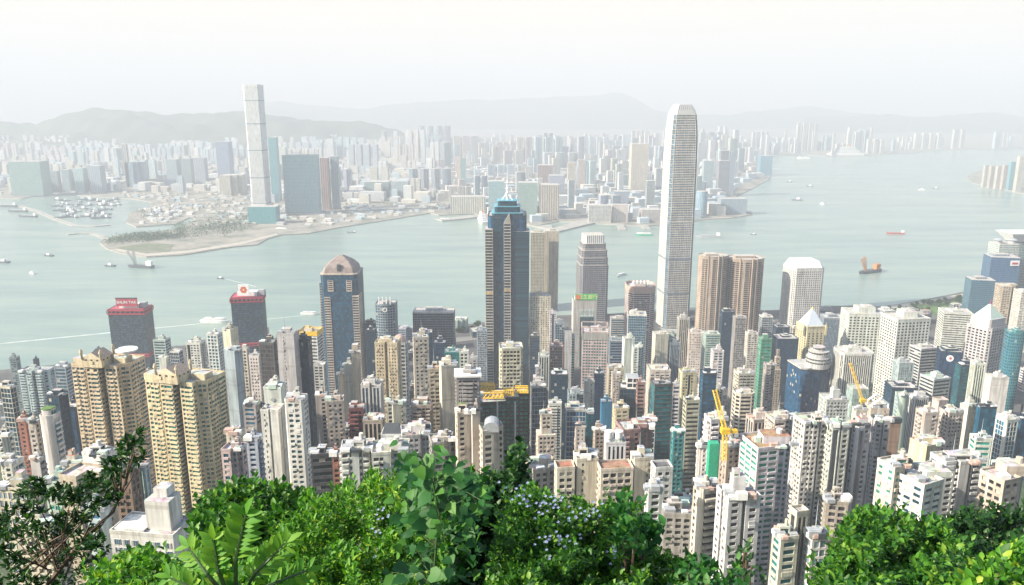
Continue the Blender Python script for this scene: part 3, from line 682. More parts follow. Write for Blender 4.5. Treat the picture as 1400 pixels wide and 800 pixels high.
# --- white-framed bank tower with its green roof sign
T = tower(782, 816, 412, 530, 1250, style(f=3.8, b=4, pat='X', top=4), 'pale', 'teal', 'dark', 'white-framed tower with dark glass strip and green rooftop sign', k=.9, top='none', rot=0, name='office_tower', cat='office tower', ref='the green-signed bank tower')
L = T['L']; H = T['H']; w = L[:, 0].max() - L[:, 0].min(); y0 = L[:, 1].min(); T['pal'] = ((.10, .16, .18), (.02, .07, .09), (.3, .3, .3), None, 0)
A = facade(rect(w * .58, 3, w * .08, y0 + .9), 2, H - 26, STY['vert'], T['b']); part_of(T, A, 'glass_strip')
T['pal'] = ((.55, .66, .64), (.3, .4, .4), (.3, .3, .3), None, 0); A = facade(rect(w * .58, 2, w * .08, y0 + .7), H - 25.9, H - 14, STY['vert'], T['b']); part_of(T, A, 'louvre_panel')
A = Acc(); A.box((-w * .42, y0 + 4, H + 1), (w * .52, y0 + 6, H + 11)); sg = part_of(T, A, 'roof_sign', [M_SIGNG])
words_(T, '恒生銀行', 'lettering', 8.2, (w * .12, y0 + 3.9, H + 6), 0, simple('sign_letters', (.62, .80, .30), .5, var=.05), sg)
A = Acc(); A.box((-w * .39, y0 + 3.6, H + 2.2), (-w * .2, y0 + 3.98, H + 9.8)); em = part_of(T, A, 'emblem', [simple('emblem_red', (.75, .20, .10), .5)], sg)
A = Acc(); A.box((-w * .42, y0 + 7, H + .01), (w * .5, y0 + 18, H + 7)); part_of(T, A, 'plant_room')
# --- yellow stone tower with a glazed pyramid, and the round-topped blue tower before it
T = tower(1089, 1129, 448, 500, 1130, style(f=3.8, b=6.4, ww=.5, wh=.6, d=.8, cur=.0, top=9), 'yellow', 'dark', 'tan', 'yellow stone tower with tall dark openings under a pale glazed pyramid', rot=6, k=1, pl='cham', top='none', name='office_tower', cat='office tower', ref='the pyramid-topped yellow tower')
L = T['L']; H = T['H']; A = Acc(); A.prism(offset(L, .6), H + .01, H + 1.6, 0); part_of(T, A, 'cornice')
pyr = pyramid(T, 'glazed_pyramid', offset(L, -2.5), H + 1.61, H + 24, simple('pale_glazing', (.50, .56, .62), .25, var=.12), .12)
A = Acc(); A.prism(ring(2.4, 8) + L.mean(0), H + 24, H + 28, 0, True, Q=ring(.3, 8) + L.mean(0)); part_of(T, A, 'lantern', [simple('gold_lantern', (.7, .55, .15), .3)], pyr)
for s_ in (-1, 1):
    A = Acc(); c_ = np.array((s_ * (L[:, 0].max() - 1.2), L[:, 1].min() + 1.2)); A.prism(rect(2.6, 2.6, *c_), H - 12, H - 1, 0, False); A.prism(rect(2.6, 2.6, *c_), H - 1, H + 8, 0, True, Q=rect(.2, .2, *c_)); part_of(T, A, 'corner_pinnacle')
T = tower(1077, 1136, 506, 572, 960, style(f=3.9, b=2.6, ww=.93, wh=.9, d=.12, m=.2, cur=.03, top=2.5), 'navy', 'blue', 'grey', 'bow-fronted deep blue glass tower carrying a banded round penthouse', rot=10, k=.9, pl='bow', top='none', name='office_tower', cat='office tower', ref='the bow-fronted blue tower')
L = T['L']; H = T['H']; A = Acc(); A.prism(offset(L, .5), H + .01, H + 1.8, 0); T['pal'] = (COL['pale'], GLS['smoke'], COL['grey'], None, 0); part_of(T, A, 'cornice')
rr = ring(15, 26); stack(T, 'round_penthouse', [(H + 1.81, H + 16, 1.0), (H + 16.01, H + 24, .86), (H + 24.01, H + 29, .5)], style(f=4.4, b=4, pat='R', wh=.5, d=.6, m=.1, cur=0, top=1.2), shape=rr, cx=L.mean(0)[0] + 3, cy=L.mean(0)[1])
A = Acc(); A.box((-6, L[:, 1].min() + 6, H + 1.81), (6, L[:, 1].min() + 10, H + 9)); part_of(T, A, 'plant_room')
# ================================================================ the towers one can tell apart, by what the photograph shows of each
ROWS = [
# xl, xr, yt, yb, D, style, wall, glass, accent, label, options
(12, 27, 490, 540, 950, 'wide', 'steel', 'navy', 'dark', 'narrow blue-grey tower with cluttered top beside the waterfront', dict(ref='the narrow blue-grey tower')),
(25, 74, 509, 570, 800, 'bal', 'sky', 'navy', 'steel', 'pale blue apartment slab with white balcony columns and dark rooftop boxes', dict(pl='lobes', k=.5, rot=-6)),
(74, 98, 503, 540, 840, 'thin', 'blue', 'steel', 'grey', 'bluish apartment block with level bands left of the yellow estate', dict(rot=-4)),
(0, 22, 531, 650, 560, 'curtain', 'cream', 'navy', 'navy', 'dark blue slab with a cream end wall at the city edge', dict(rot=-14, k=.6)),
(64, 93, 543, 640, 540, 'screen', 'navy', 'navy', 'brown', 'dark navy apartment tower with brown roof blocks behind wavy balconies', dict(rot=-12, ref='the navy tower')),
(92, 108, 556, 630, 560, 'curtain', 'navy', 'navy', 'navy', 'dark blue sliver tower tucked against the first yellow estate tower', dict(rot=-16)),
(54, 82, 571, 655, 420, 'wave', 'white', 'teal', 'teal', 'tower with wavy white balconies, teal glass top and green roof terrace', dict(pl='bow', k=.9, rot=-6, roof=(.16, .26, .07), top='none', ref='the wavy balcony tower')),
(24, 42, 577, 640, 500, 'dots', 'brick', 'dark', 'brown', 'red-brown apartment block between the dark slab and wavy balconies', dict(rot=-8)),
(38, 54, 579, 620, 470, 'grid', 'pink', 'smoke', 'white', 'pale pink block just behind the wavy balcony tower', dict(rot=-5)),
(-4, 17, 597, 640, 420, 'bal2', 'white', 'navy', 'pale', 'white balconied tower cut by the photo edge above a low block', dict(pl='step', rot=-10)),
(0, 33, 637, 690, 360, 'bal', 'white', 'teal', 'pale', 'stepped white and glass low block below the balconied edge tower', dict(pl='stepl', rot=-8)),
(41, 62, 629, 680, 390, 'bal2', 'lilac', 'smoke', 'brown', 'mauve apartment block in front of the wavy balcony tower', dict(rot=-6)),
(306, 331, 482, 660, 560, 'blank', 'blue', 'steel', 'steel', 'windowless pale blue strip tower right of the second yellow estate', dict(rot=-18, k=1, ref='the blue strip tower')),
(304, 325, 452, 482, 740, 'blank', 'cream', 'navy', 'navy', 'cream slab with roof garden and dark blue side behind blue strip', dict(rot=-22, k=1.1)),
(254, 281, 470, 505, 800, 'slot', 'white', 'navy', 'navy', 'white twin-pillar tower with dark glass slot and railed rooftop', dict(rot=-4, ref='the white twin-pillar tower')),
(282, 304, 458, 505, 840, 'office', 'white', 'teal', 'teal', 'white-framed block with a pale green roof box left of cream slab', dict(rot=-8)),
(232, 250, 482, 505, 880, 'curtain', 'white', 'navy', 'dark', 'small dark glass block with rounded roof behind gabled estate', dict(rot=-6)),
(209, 233, 466, 490, 1040, 'ribbon', 'mint', 'navy', 'grey', 'teal-grey banded office block just right of the red-signed slab', dict(rot=-4)),
(217, 231, 490, 512, 880, 'slit', 'white', 'dark', 'white', 'slim white wall block rising behind the two yellow estates', dict(rot=-4)),
(302, 337, 617, 665, 370, 'wide', 'pink', 'teal', 'brown', 'rough beige rooftop block with a brown and teal window bay', dict(pl='step', rot=-6)),
(309, 334, 595, 618, 400, 'slit', 'cream', 'dark', 'tan', 'stained beige lift tower behind the brown and teal bays', dict(rot=-6)),
(336, 358, 603, 665, 390, 'bal', 'blue', 'blue', 'white', 'blue glazed apartment wing with white flat cap beside beige rooftop', dict(rot=-6)),
(332, 356, 556, 603, 450, 'wide', 'grey', 'teal', 'grey', 'grey-green apartment tower with a red-edged terrace roof', dict(rot=-6)),
(356, 389, 563, 665, 430, 'slit', 'white', 'dark', 'grey', 'white slit-windowed tower split by a dark vertical gap', dict(pl='notch', k=1, rot=-5, top='none')),
(360, 391, 532, 562, 455, 'blank', 'white', 'dark', 'white', 'square white roof box with a small diamond emblem', dict(rot=-3, ref='the diamond-marked white box')),
(389, 421, 549, 665, 425, 'grid', 'white', 'teal', 'teal', 'white tower with teal side strip and three window columns', dict(rot=-5, pl='cham', ref='the white and teal tower')),
(354, 381, 470, 560, 640, 'screen', 'dark', 'smoke', 'dark', 'dark wing with faint window grid left of the grey slab', dict(rot=-6)),
(378, 409, 458, 550, 620, 'slit', 'pale', 'dark', 'dark', 'light grey slab with two dark vertical stripes and roof derrick', dict(rot=-5, ref='the light grey slab')),
(405, 426, 466, 640, 630, 'screen', 'navy', 'navy', 'dark', 'tall dark navy wing with sparse white marks right of grey slab', dict(rot=-8)),
(340, 358, 488, 535, 700, 'dots', 'white', 'smoke', 'pale', 'white round-topped tower left of the dark gridded wing', dict(rot=-4)),
(327, 341, 478, 520, 760, 'grid', 'cream', 'dark', 'tan', 'slender cream block in front of the red-banded tower', dict(rot=-6)),
(408, 441, 456, 505, 850, 'ribbon', 'white', 'brown' if False else 'smoke', 'yellow', 'white banded block with bright yellow roof screen', dict(rot=-6, roof=(.7, .45, .06), ref='the yellow-roofed banded block')),
(428, 446, 500, 545, 760, 'grid', 'pale', 'dark', 'grey', 'grey block of small windows below the yellow-roofed banded block', dict(rot=-3)),
(497, 517, 443, 500, 1100, 'curtain', 'navy', 'navy', 'pink', 'dark slab with pinkish roof right behind the brown pyramid tower', {}),
(513, 543, 417, 505, 1060, 'ribbon', 'steel', 'navy', 'navy', 'dark blue curved banded tower with a white ring logo and crown', dict(pl='bow', k=.9, ref='the ring-marked dark tower')),
(499, 515, 452, 505, 1000, 'screen', 'navy', 'navy', 'dark', 'lower dark navy block squeezed between two dark towers', {}),
(535, 558, 470, 545, 790, 'ribbon', 'pale', 'dark', 'grey', 'black and white banded tower wearing a pink glass dome', dict(pl='cham', top='none', ref='the domed banded tower')),
(512, 548, 470, 560, 700, 'dots', 'yellow', 'dark', 'cream', 'broad yellow-beige tower with tiny dotted window columns', dict(rot=-3, pl='notch', ref='the broad yellow-beige tower')),
(564, 622, 428, 500, 1150, 'curtain', 'pale', 'navy', 'steel', 'wide dark glass office block in a pale frame by the water', dict(k=.5, pl='rect', ref='the wide framed glass block')),
(570, 591, 456, 500, 930, 'curtain', 'navy', 'navy', 'white', 'navy slab with a small blue and white rooftop pavilion', dict(rot=5)),
(592, 611, 470, 520, 880, 'screen', 'navy', 'navy', 'dark', 'dark navy block with two bright roof lamps boxes', dict(rot=-4)),
(564, 586, 463, 590, 600, 'dots', 'cream', 'dark', 'cream', 'slender cream tower with two columns of dark windows', dict(rot=10, k=1.1, ref='the slender cream tower')),
(562, 590, 556, 625, 535, 'bal', 'tan', 'dark', 'brown', 'brown-orange apartment block below the slender cream tower', dict(rot=4)),
(586, 602, 506, 600, 560, 'wide', 'beige', 'bronze', 'brown', 'beige tower of broad brown windows beside the blank white slab', dict(rot=6)),
(600, 627, 502, 610, 540, 'blank', 'cream', 'dark', 'dark', 'tall blank cream-white slab with dark right flank', dict(rot=14, k=.9, ref='the blank cream slab')),
(624, 655, 518, 575, 520, 'bal2', 'grey', 'dark', 'cream', 'apartment tower with dark balconies under a wide white roof slab', dict(rot=4, ref='the white roof-slab tower')),
(607, 629, 482, 510, 850, 'curtain', 'teal', 'teal', 'teal', 'bright teal clad box beneath a pinkish rooftop', dict(ref='the teal box')),
(628, 641, 482, 515, 840, 'office', 'white', 'dark', 'grey', 'little white gridded block right next to the teal box', {}),
(640, 653, 491, 520, 820, 'grid', 'lilac', 'dark', 'dark', 'mauve-grey block with a dark lower front near the white arch roof', {}),
(652, 666, 452, 500, 1060, 'grid', 'blue', 'navy', 'steel', 'bluish gridded tower half hidden by the dark spired tower', dict()),
(462, 473, 513, 560, 660, 'blank', 'cream', 'dark', 'cream', 'lowest of the three stepped cream fin towers', dict(rot=12)),
(470, 484, 501, 560, 650, 'blank', 'cream', 'dark', 'cream', 'middle one of the three stepped cream fin towers', dict(rot=12)),
(480, 492, 483, 560, 640, 'slit', 'beige', 'dark', 'cream', 'tallest of the three stepped cream fin towers', dict(rot=12, ref='the cream fin towers')),
(493, 524, 528, 580, 600, 'vert', 'white', 'steel', 'blue', 'white and pale blue ribbed apartment tower with notched top', dict(pl='notch', name='apartment_tower', cat='apartment tower', ref='the ribbed white tower')),
(529, 538, 550, 580, 560, 'grid', 'pale', 'dark', 'grey', 'slim grey striped block left of the plain cream block', {}),
(536, 555, 554, 590, 530, 'slit', 'cream', 'dark', 'cream', 'plain cream block with angled roof among low roofs', dict(rot=12)),
(496, 525, 577, 618, 470, 'vert', 'beige', 'smoke', 'grey', 'grey-beige ribbed block with blank centre panel', dict(rot=4, name='apartment_tower', cat='apartment tower')),
(477, 497, 560, 608, 500, 'bal2', 'maroon', 'dark', 'maroon', 'dark red terraced block between cream tower and ribbed block', dict(rot=8, ref='the dark red block')),
(446, 470, 551, 625, 480, 'dots', 'cream', 'dark', 'cream', 'cream tower edged with a zigzag of small windows', dict(rot=12, ref='the zigzag cream tower')),
(431, 448, 543, 625, 500, 'bal', 'pink', 'dark', 'pink', 'pinkish tower of stacked curved balconies beside zigzag cream tower', dict(rot=6)),
(425, 456, 624, 665, 380, 'ribbon', 'dark', 'dark', 'grey', 'dark grey block with a slanted solar-like roof at the bushes', dict(rot=10)),
(454, 466, 624, 665, 375, 'bal', 'brick', 'dark', 'brick', 'small red block wedged beside the slanted dark roof', {}),
(466, 512, 617, 690, 340, 'bal', 'white', 'smoke', 'white', 'big white balconied complex, half under rounded roof terraces', dict(pl='lobes', k=.7, rot=8, ref='the white balconied complex')),
(508, 560, 622, 690, 335, 'bal2', 'white', 'dark', 'pale', 'stepped right half of the white complex with dark balconies', dict(pl='step', k=.8, rot=8)),
(521, 552, 596, 620, 430, 'grid', 'white', 'dark', 'pale', 'low white block with a dark slate pitched roof', dict(top='none', ref='the slate-roofed low block')),
(548, 590, 598, 630, 410, 'grid', 'white', 'smoke', 'pink', 'low white houses with pinkish roof decks below the brown block', dict(pl='ell', rot=10)),
(586, 622, 608, 660, 380, 'grid', 'grey', 'dark', 'brick', 'grey gabled villa block in front of the blank cream slab', dict(pl='step', rot=14)),
(622, 646, 567, 680, 375, 'bal2', 'cream', 'dark', 'cream', 'cream apartment wing with green planted roof corner', dict(rot=14, roof=(.16, .22, .07), ref='the cream apartment wing')),
(644, 656, 566, 680, 372, 'blank', 'pink', 'dark', 'pink', 'narrow salmon pink wall strip between two cream wings', dict(rot=14)),
(654, 688, 592, 680, 365, 'bal2', 'cream', 'smoke', 'cream', 'cream apartment wing carrying the grey vaulted roof house', dict(pl='step', rot=14, top='none')),
(682, 715, 478, 560, 650, 'grid', 'cream', 'dark', 'brown', 'cream tower of many small windows with a brown roof room', dict(pl='cham', rot=4, ref='the many-windowed cream tower')),
(725, 745, 318, 490, 1620, 'grid', 'beige', 'smoke', 'tan', 'left half of the tall beige residential pair by the harbour', dict(ref='the tall beige pair')),
(744, 764, 316, 490, 1660, 'slit', 'beige', 'smoke', 'tan', 'right half of the tall beige residential pair by the harbour', {}),
(724, 753, 406, 495, 1140, 'dots', 'cream', 'dark', 'cream', 'cream office tower with three long slits of dark windows', dict(k=.8, ref='the slit-windowed cream tower')),
(751, 761, 428, 495, 1130, 'slot', 'white', 'dark', 'dark', 'thin black and white striped block behind slit-windowed tower', {}),
(758, 772, 443, 500, 1090, 'screen', 'steel', 'navy', 'grey', 'dark grey gridded tower left of the green-signed bank tower', {}),
(724, 738, 460, 530, 1000, 'screen', 'dark', 'navy', 'grey', 'dark slab with a pale roof box in front of slit-windowed tower', {}),
(796, 831, 455, 545, 950, 'office', 'pink', 'teal', 'grey', 'grey-pink tower with open louvre crown and teal window strip', dict(k=.8, rot=-4, ref='the louvre-crowned tower')),
(855, 896, 395, 500, 1260, 'ribbon', 'pink', 'dark', 'pink', 'octagonal banded tower with a jagged pink stone crown', dict(pl='oct', k=1, ref='the jagged-crowned octagonal tower')),
(858, 884, 432, 520, 1120, 'curtain', 'white', 'blue', 'white', 'blue glass tower in a white frame before the octagonal tower', dict(rot=-6, ref='the white-framed blue tower')),
(851, 868, 464, 545, 930, 'blank', 'white', 'navy', 'white', 'blank white party-wall tower beside stepped glass block', dict(rot=5, ref='the white party-wall tower')),
(864, 880, 476, 530, 900, 'bal', 'white', 'teal', 'pale', 'stepped white and glass block against the white party wall', dict(pl='step')),
(892, 914, 458, 520, 1000, 'slit', 'cream', 'dark', 'cream', 'broad plain cream tower with a small roof crane frame', dict(rot=6, ref='the plain cream tower')),
(926, 943, 436, 520, 1080, 'vert', 'pale', 'bronze', 'yellow', 'bronze glass tower with pale edges and golden top band', dict(ref='the bronze glass tower')),
(941, 960, 456, 520, 990, 'dots', 'cream', 'dark', 'cream', 'cream tower with one window column, right of the bronze glass', dict(rot=-8)),
(961, 985, 458, 500, 1150, 'ribbon', 'mint', 'teal', 'pink', 'teal banded block with pinkish rooftop under the rounded twins', {}),
(984, 1005, 427, 535, 1150, 'screen', 'navy', 'navy', 'pink', 'dark blue slab with a white rooftop dish before rounded twins', dict(ref='the dark blue dish slab')),
(1002, 1021, 435, 520, 1080, 'grid', 'grey', 'steel', 'pale', 'silver chequered tower next to the dark blue dish slab', dict(ref='the chequered silver tower')),
(972, 990, 481, 525, 830, 'wide', 'white', 'teal', 'white', 'white tower with an oval slot in its face', dict(ref='the oval-slot white tower')),
(1019, 1037, 457, 520, 1010, 'wide', 'cream', 'smoke', 'grey', 'cream and grey split tower right of the chequered one', {}),
(1037, 1056, 464, 560, 900, 'ribbon', 'green', 'green', 'dark', 'green glass tower with dark band, right of cream-grey split', dict(ref='the green glass tower')),
(1038, 1057, 434, 470, 1180, 'curtain', 'white', 'steel', 'white', 'pale glass block with white rooftop plant behind green tower', {}),
(1056, 1080, 448, 480, 1230, 'curtain', 'navy', 'navy', 'white', 'dark navy cube with white rooftop plant before porthole tower', {}),
(1055, 1092, 464, 540, 1090, 'curtain', 'navy', 'navy', 'steel', 'broad dark navy glass block left of the yellow pyramid tower', dict(ref='the broad navy block')),
(1058, 1070, 480, 540, 940, 'dots', 'tan', 'dark', 'grey', 'spiky old stone tower in front of the broad navy block', dict(top='none', tiers=[(.8, 1), (.93, .7), (1.0, .35)])),
(1044, 1060, 500, 580, 860, 'wide', 'grey', 'smoke', 'dark', 'grey terraced block at the foot of the green glass tower', dict(pl='step')),
(1121, 1154, 436, 500, 1240, 'vert', 'steel', 'blue', 'blue', 'blue ribbed glass slab with overhanging roof behind pyramid tower', dict(rot=-8)),
(1150, 1209, 431, 560, 1150, 'sqgrid', 'white', 'dark', 'grey', 'white tower with a dense square window grid, left of its twin', dict(rot=-6, k=.8, ref='the left white grid tower', top='big')),
(1205, 1273, 438, 560, 1060, 'sqgrid', 'white', 'dark', 'grey', 'white grid tower with a broad blank left wall', dict(rot=8, k=.8, ref='the right white grid tower', top='big')),
(1140, 1195, 485, 570, 940, 'vert', 'white', 'smoke', 'grey', 'grey glass tower with rounded left corner of white grid', dict(pl='cham', rot=-4, k=.8, ref='the rounded white-grid corner tower')),
(1283, 1331, 430, 495, 1180, 'ribbon', 'white', 'smoke', 'cream', 'white striped office block with a cream blank wing', dict(rot=-14, k=.8, ref='the white striped block')),
(1322, 1378, 450, 550, 1060, 'sqgrid', 'pale', 'dark', 'pink', 'pink-grey corner tower under a pale green pyramid roof', dict(rot=26, k=.9, pl='cham', top='none', ref='the green pyramid tower')),
(1361, 1392, 392, 440, 1360, 'wide', 'beige', 'dark', 'tan', 'stepped beige tower with a blue mark near its top', dict(pl='step', rot=-6, ref='the stepped beige tower')),
(1386, 1420, 400, 470, 1330, 'wide', 'white', 'smoke', 'pink', 'pale banded block at the frame edge beside stepped beige tower', dict(rot=-5)),
(1320, 1362, 384, 440, 1500, 'curtain', 'steel', 'blue', 'navy', 'lower front slab of the stepped dark glass waterfront group', dict(rot=-12, k=.8, ref='the stepped dark glass group')),
(1345, 1396, 353, 420, 1570, 'curtain', 'steel', 'blue', 'navy', 'taller dark glass tower carrying a white sign panel', dict(rot=-12, k=.8)),
(1352, 1394, 334, 400, 1640, 'office', 'white', 'teal', 'white', 'white-ribbed tower with small domed turrets behind dark glass', dict(top='none')),
(1373, 1412, 330, 400, 1700, 'screen', 'pale', 'teal', 'white', 'tower with a wide flared white roof at the frame edge', dict(top='none')),
(1374, 1402, 456, 590, 1000, 'thin', 'teal', 'blue', 'teal', 'teal-blue curved glass tower at the right frame edge', dict(pl='bow', rot=-14, ref='the teal curved tower')),
(1244, 1284, 478, 545, 960, 'ribbon', 'pale', 'dark', 'pink', 'black and white banded office block with a pink roof box', dict(rot=12, k=.8, ref='the pink-boxed banded block')),
(1221, 1250, 497, 540, 900, 'screen', 'blue', 'pale', 'steel', 'pale blue glass block between white grid and banded block', {}),
(1258, 1300, 520, 580, 800, 'ribbon', 'pale', 'dark', 'mint', 'stepped black and white terraced block with pale green roof', dict(rot=16, k=.9, roof=(.36, .50, .44), ref='the green-roofed terraced block')),
(1281, 1317, 483, 575, 930, 'curtain', 'navy', 'navy', 'steel', 'smooth blue glass tower with a round white logo', dict(rot=-16, k=.8, ref='the logo-marked blue tower')),
(1306, 1332, 500, 580, 880, 'thin', 'navy', 'teal', 'navy', 'dark teal ribbed block right of the logo-marked blue tower', {}),
(1327, 1348, 498, 580, 840, 'vert', 'white', 'smoke', 'white', 'white finned tower with dark gaps below the green pyramid tower', dict(rot=-4)),
(1347, 1380, 518, 620, 760, 'blank', 'white', 'dark', 'pale', 'blank off-white block with dotted roof box beside white fins', dict(rot=-6, k=.8, ref='the blank off-white block')),
(1210, 1256, 532, 600, 790, 'ribbon', 'navy', 'navy', 'brown', 'low dark blue banded block below the right white grid tower', dict(rot=-6, k=.8)),
(1224, 1243, 541, 610, 720, 'thin', 'mint', 'pale', 'mint', 'pale green half-round glass block with arched top', dict(pl='bow', ref='the pale green half-round block')),
(1240, 1270, 545, 620, 730, 'vert', 'white', 'smoke', 'mint', 'white finned block with round roof disc by pale green block', dict(rot=6)),
(1313, 1336, 557, 640, 600, 'slit', 'cream', 'dark', 'cream', 'cream blank tower with a single dark slit', dict(rot=16, ref='the single-slit cream tower')),
(1335, 1363, 558, 650, 590, 'curtain', 'navy', 'blue', 'navy', 'flat deep blue glass face beside the single-slit cream tower', dict(rot=-2, k=.5, ref='the flat blue face')),
(1362, 1393, 576, 660, 560, 'screen', 'white', 'blue', 'white', 'tower with a white frame lattice over blue glass', dict(rot=12, pl='cham', ref='the white lattice tower')),
(1388, 1412, 574, 650, 620, 'curtain', 'navy', 'blue', 'navy', 'deep blue block cut by the frame right of white lattice', {}),
(1252, 1284, 566, 640, 530, 'bal2', 'pink', 'smoke', 'cream', 'peach apartment wing with white top, left of its lift tower', dict(pl='cham', rot=6, ref='the peach apartment wings')),
(1284, 1318, 566, 640, 540, 'grid', 'pink', 'smoke', 'cream', 'peach apartment wing with white cornice, right of its lift tower', dict(rot=10)),
(1275, 1297, 549, 575, 560, 'blank', 'pink', 'dark', 'pink', 'plain peach lift tower rising between the peach wings', dict(rot=10, top='none')),
(1183, 1216, 560, 600, 600, 'slit', 'pink', 'dark', 'white', 'peach block with a white open gable frame on top', dict(rot=-4, ref='the gable-framed peach block')),
(1158, 1188, 533, 590, 720, 'curtain', 'mint', 'pale', 'mint', 'pale mint netted block behind a yellow crane jib', dict(top='none', ref='the mint netted block')),
(1165, 1186, 562, 590, 540, 'blank', 'cream', 'dark', 'cream', 'plain cream roof block left of gable-framed peach block', {}),
(1120, 1160, 548, 580, 640, 'grid', 'pale', 'smoke', 'mint', 'wide pale low block under the bow-fronted blue tower', dict(top='big')),
(1085, 1132, 579, 720, 430, 'estate', 'white', 'smoke', 'rose', 'leftmost white estate tower with pink shaded window column', dict(pl='lobes', k=.8, rot=10, ref='the left white estate tower')),
(1128, 1162, 585, 720, 425, 'estate', 'white', 'smoke', 'grey', 'middle white estate tower with green roof terrace', dict(pl='notch', k=.8, rot=8, roof=(.20, .40, .30), ref='the middle white estate tower')),
(1160, 1191, 586, 700, 430, 'estate', 'white', 'steel', 'grey', 'white estate tower with red-brown roof terrace', dict(pl='cham', rot=14, roof=(.35, .14, .10), ref='the red-terraced white estate tower')),
(1189, 1217, 578, 690, 440, 'grid', 'pale', 'smoke', 'grey', 'rightmost white estate tower under a light blue-grey roof', dict(pl='notch', rot=4, roof=(.45, .5, .55))),
(1212, 1232, 578, 640, 460, 'bal2', 'brown', 'dark', 'brown', 'brown flat block behind the rightmost white estate tower', dict(rot=-6)),
(963, 992, 576, 690, 430, 'bal', 'white', 'smoke', 'white', 'white zigzag balcony tower beside green netting', dict(pl='step', rot=10, ref='the zigzag balcony tower')),
(953, 966, 612, 690, 420, 'dots', 'white', 'dark', 'white', 'lower white stair-stepped wing left of zigzag balcony tower', dict(pl='stepl')),
(1020, 1054, 576, 620, 500, 'vert', 'pink', 'smoke', 'cream', 'flat-topped cream block with pinkish ribbed side, behind crane', dict(rot=10, name='apartment_tower', cat='apartment tower')),
(1046, 1084, 576, 640, 470, 'bal', 'cream', 'smoke', 'cream', 'cream balconied block just left of the left white estate tower', dict(pl='step', rot=8)),
(1012, 1082, 615, 770, 375, 'greenwide', 'white', 'green', 'tan', 'green glass apartment tower with white bands and orange roof deck', dict(pl='step', k=.8, rot=12, ref='the green glass apartment tower', roof=(.34, .22, .13))),
(985, 1014, 612, 690, 395, 'dots', 'tan', 'dark', 'cream', 'sandy tower block topped out beneath the yellow crane', dict(rot=14, ref='the sandy tower')),
(948, 984, 672, 800, 300, 'bal2', 'cream', 'smoke', 'cream', 'left wing of the big cream-white block, with round corner terrace', dict(pl='cham', rot=16, ref='the big cream-white block')),
(980, 1040, 684, 800, 285, 'slot', 'white', 'smoke', 'grey', 'big cream-white block split by one dark groove', dict(pl='notch', k=.8, rot=10, top='big')),
(758, 786, 642, 700, 350, 'grid', 'cream', 'dark', 'pink', 'left wing of the cream twin-box block with red terrace', dict(rot=6, roof=(.38, .16, .11), top='none')),
(784, 818, 630, 700, 352, 'slit', 'cream', 'dark', 'cream', 'blank cream roof box on left of the cream twin-box block', dict(rot=6, ref='the left cream roof box')),
(816, 866, 644, 700, 345, 'grid', 'cream', 'dark', 'pink', 'central wing of the cream twin-box block with brown roof', dict(rot=6, k=.6, roof=(.36, .2, .14), top='none')),
(862, 893, 629, 720, 350, 'slit', 'cream', 'dark', 'cream', 'blank cream roof box on right of the cream twin-box block', dict(rot=6, ref='the right cream roof box')),
(890, 920, 642, 770, 340, 'grid', 'white', 'dark', 'pale', 'right wing of the cream twin-box block, white with dark roof', dict(rot=6, roof=(.12, .12, .13), top='none')),
(882, 906, 672, 790, 290, 'grid', 'white', 'smoke', 'pink', 'white stair wing with pinkish roof in front of cream boxes', dict(rot=6)),
(718, 760, 645, 700, 385, 'grid', 'pink', 'dark', 'white', 'peach low block with a cluttered grey terrace roof', dict(pl='ell', rot=18)),
(733, 760, 570, 640, 520, 'grid', 'cream', 'dark', 'pink', 'stepped cream tower with pale pink lower half', dict(tiers=[(.88, 1), (1.0, .6)], rot=6, ref='the stepped cream tower')),
(725, 747, 530, 640, 640, 'curtain', 'pale', 'steel', 'grey', 'dark glass tower with pale left edge right of construction site', dict(rot=6, ref='the pale-edged glass tower')),
(773, 801, 562, 630, 570, 'curtain', 'pale', 'blue', 'grey', 'dark blue glass front in a thick pale frame', dict(ref='the thick-framed blue front')),
(786, 800, 585, 640, 500, 'dots', 'pink', 'smoke', 'pink', 'small pink tower before the thick-framed blue front', dict(roof=(.3, .3, .3))),
(799, 812, 566, 630, 600, 'curtain', 'navy', 'teal', 'navy', 'narrow dark teal glass block right of the thick pale frame', {}),
(811, 827, 590, 640, 520, 'grid', 'tan', 'dark', 'tan', 'tan tower with slanted bay windows near the water-tank roof', dict(rot=6)),
(821, 837, 551, 600, 640, 'blank', 'bright', 'blue', 'bright', 'vivid blue clad block with white roof canopy', dict(ref='the vivid blue block')),
(838, 860, 560, 600, 550, 'wide', 'yellow', 'smoke', 'cream', 'cream yellow ornate block with red and white gable', dict(rot=5, ref='the ornate yellow block')),
(842, 893, 590, 640, 440, 'bal', 'rose', 'dark', 'rose', 'wide brown-pink terraced apartment block', dict(pl='step', k=.7, rot=10, ref='the brown-pink terraces')),
(889, 920, 527, 640, 620, 'thin', 'dark', 'teal', 'grey', 'tall dark green-glass slab with pinkish roof edges', dict(rot=8, k=.8, ref='the dark slab')),
(846, 873, 532, 600, 700, 'curtain', 'dark', 'navy', 'white', 'dark block with a white open lattice box on top', dict(rot=-4, ref='the lattice-topped dark block')),
(870, 882, 524, 600, 690, 'ribbon', 'rose', 'dark', 'brown', 'narrow brown ribbed block right of the lattice-topped dark block', {}),
(880, 896, 576, 640, 500, 'curtain', 'white', 'navy', 'white', 'slim dark glass block outlined in white', dict(rot=-4)),
(826, 856, 607, 650, 410, 'vert', 'white', 'dark', 'grey', 'dark-striped white block topped with round water tanks', dict(name='apartment_tower', cat='apartment tower', ref='the water-tank block')),
(928, 953, 511, 600, 720, 'slot', 'yellow', 'navy', 'navy', 'navy tower with a cream-yellow central strip', dict(rot=4, ref='the yellow-striped navy tower')),
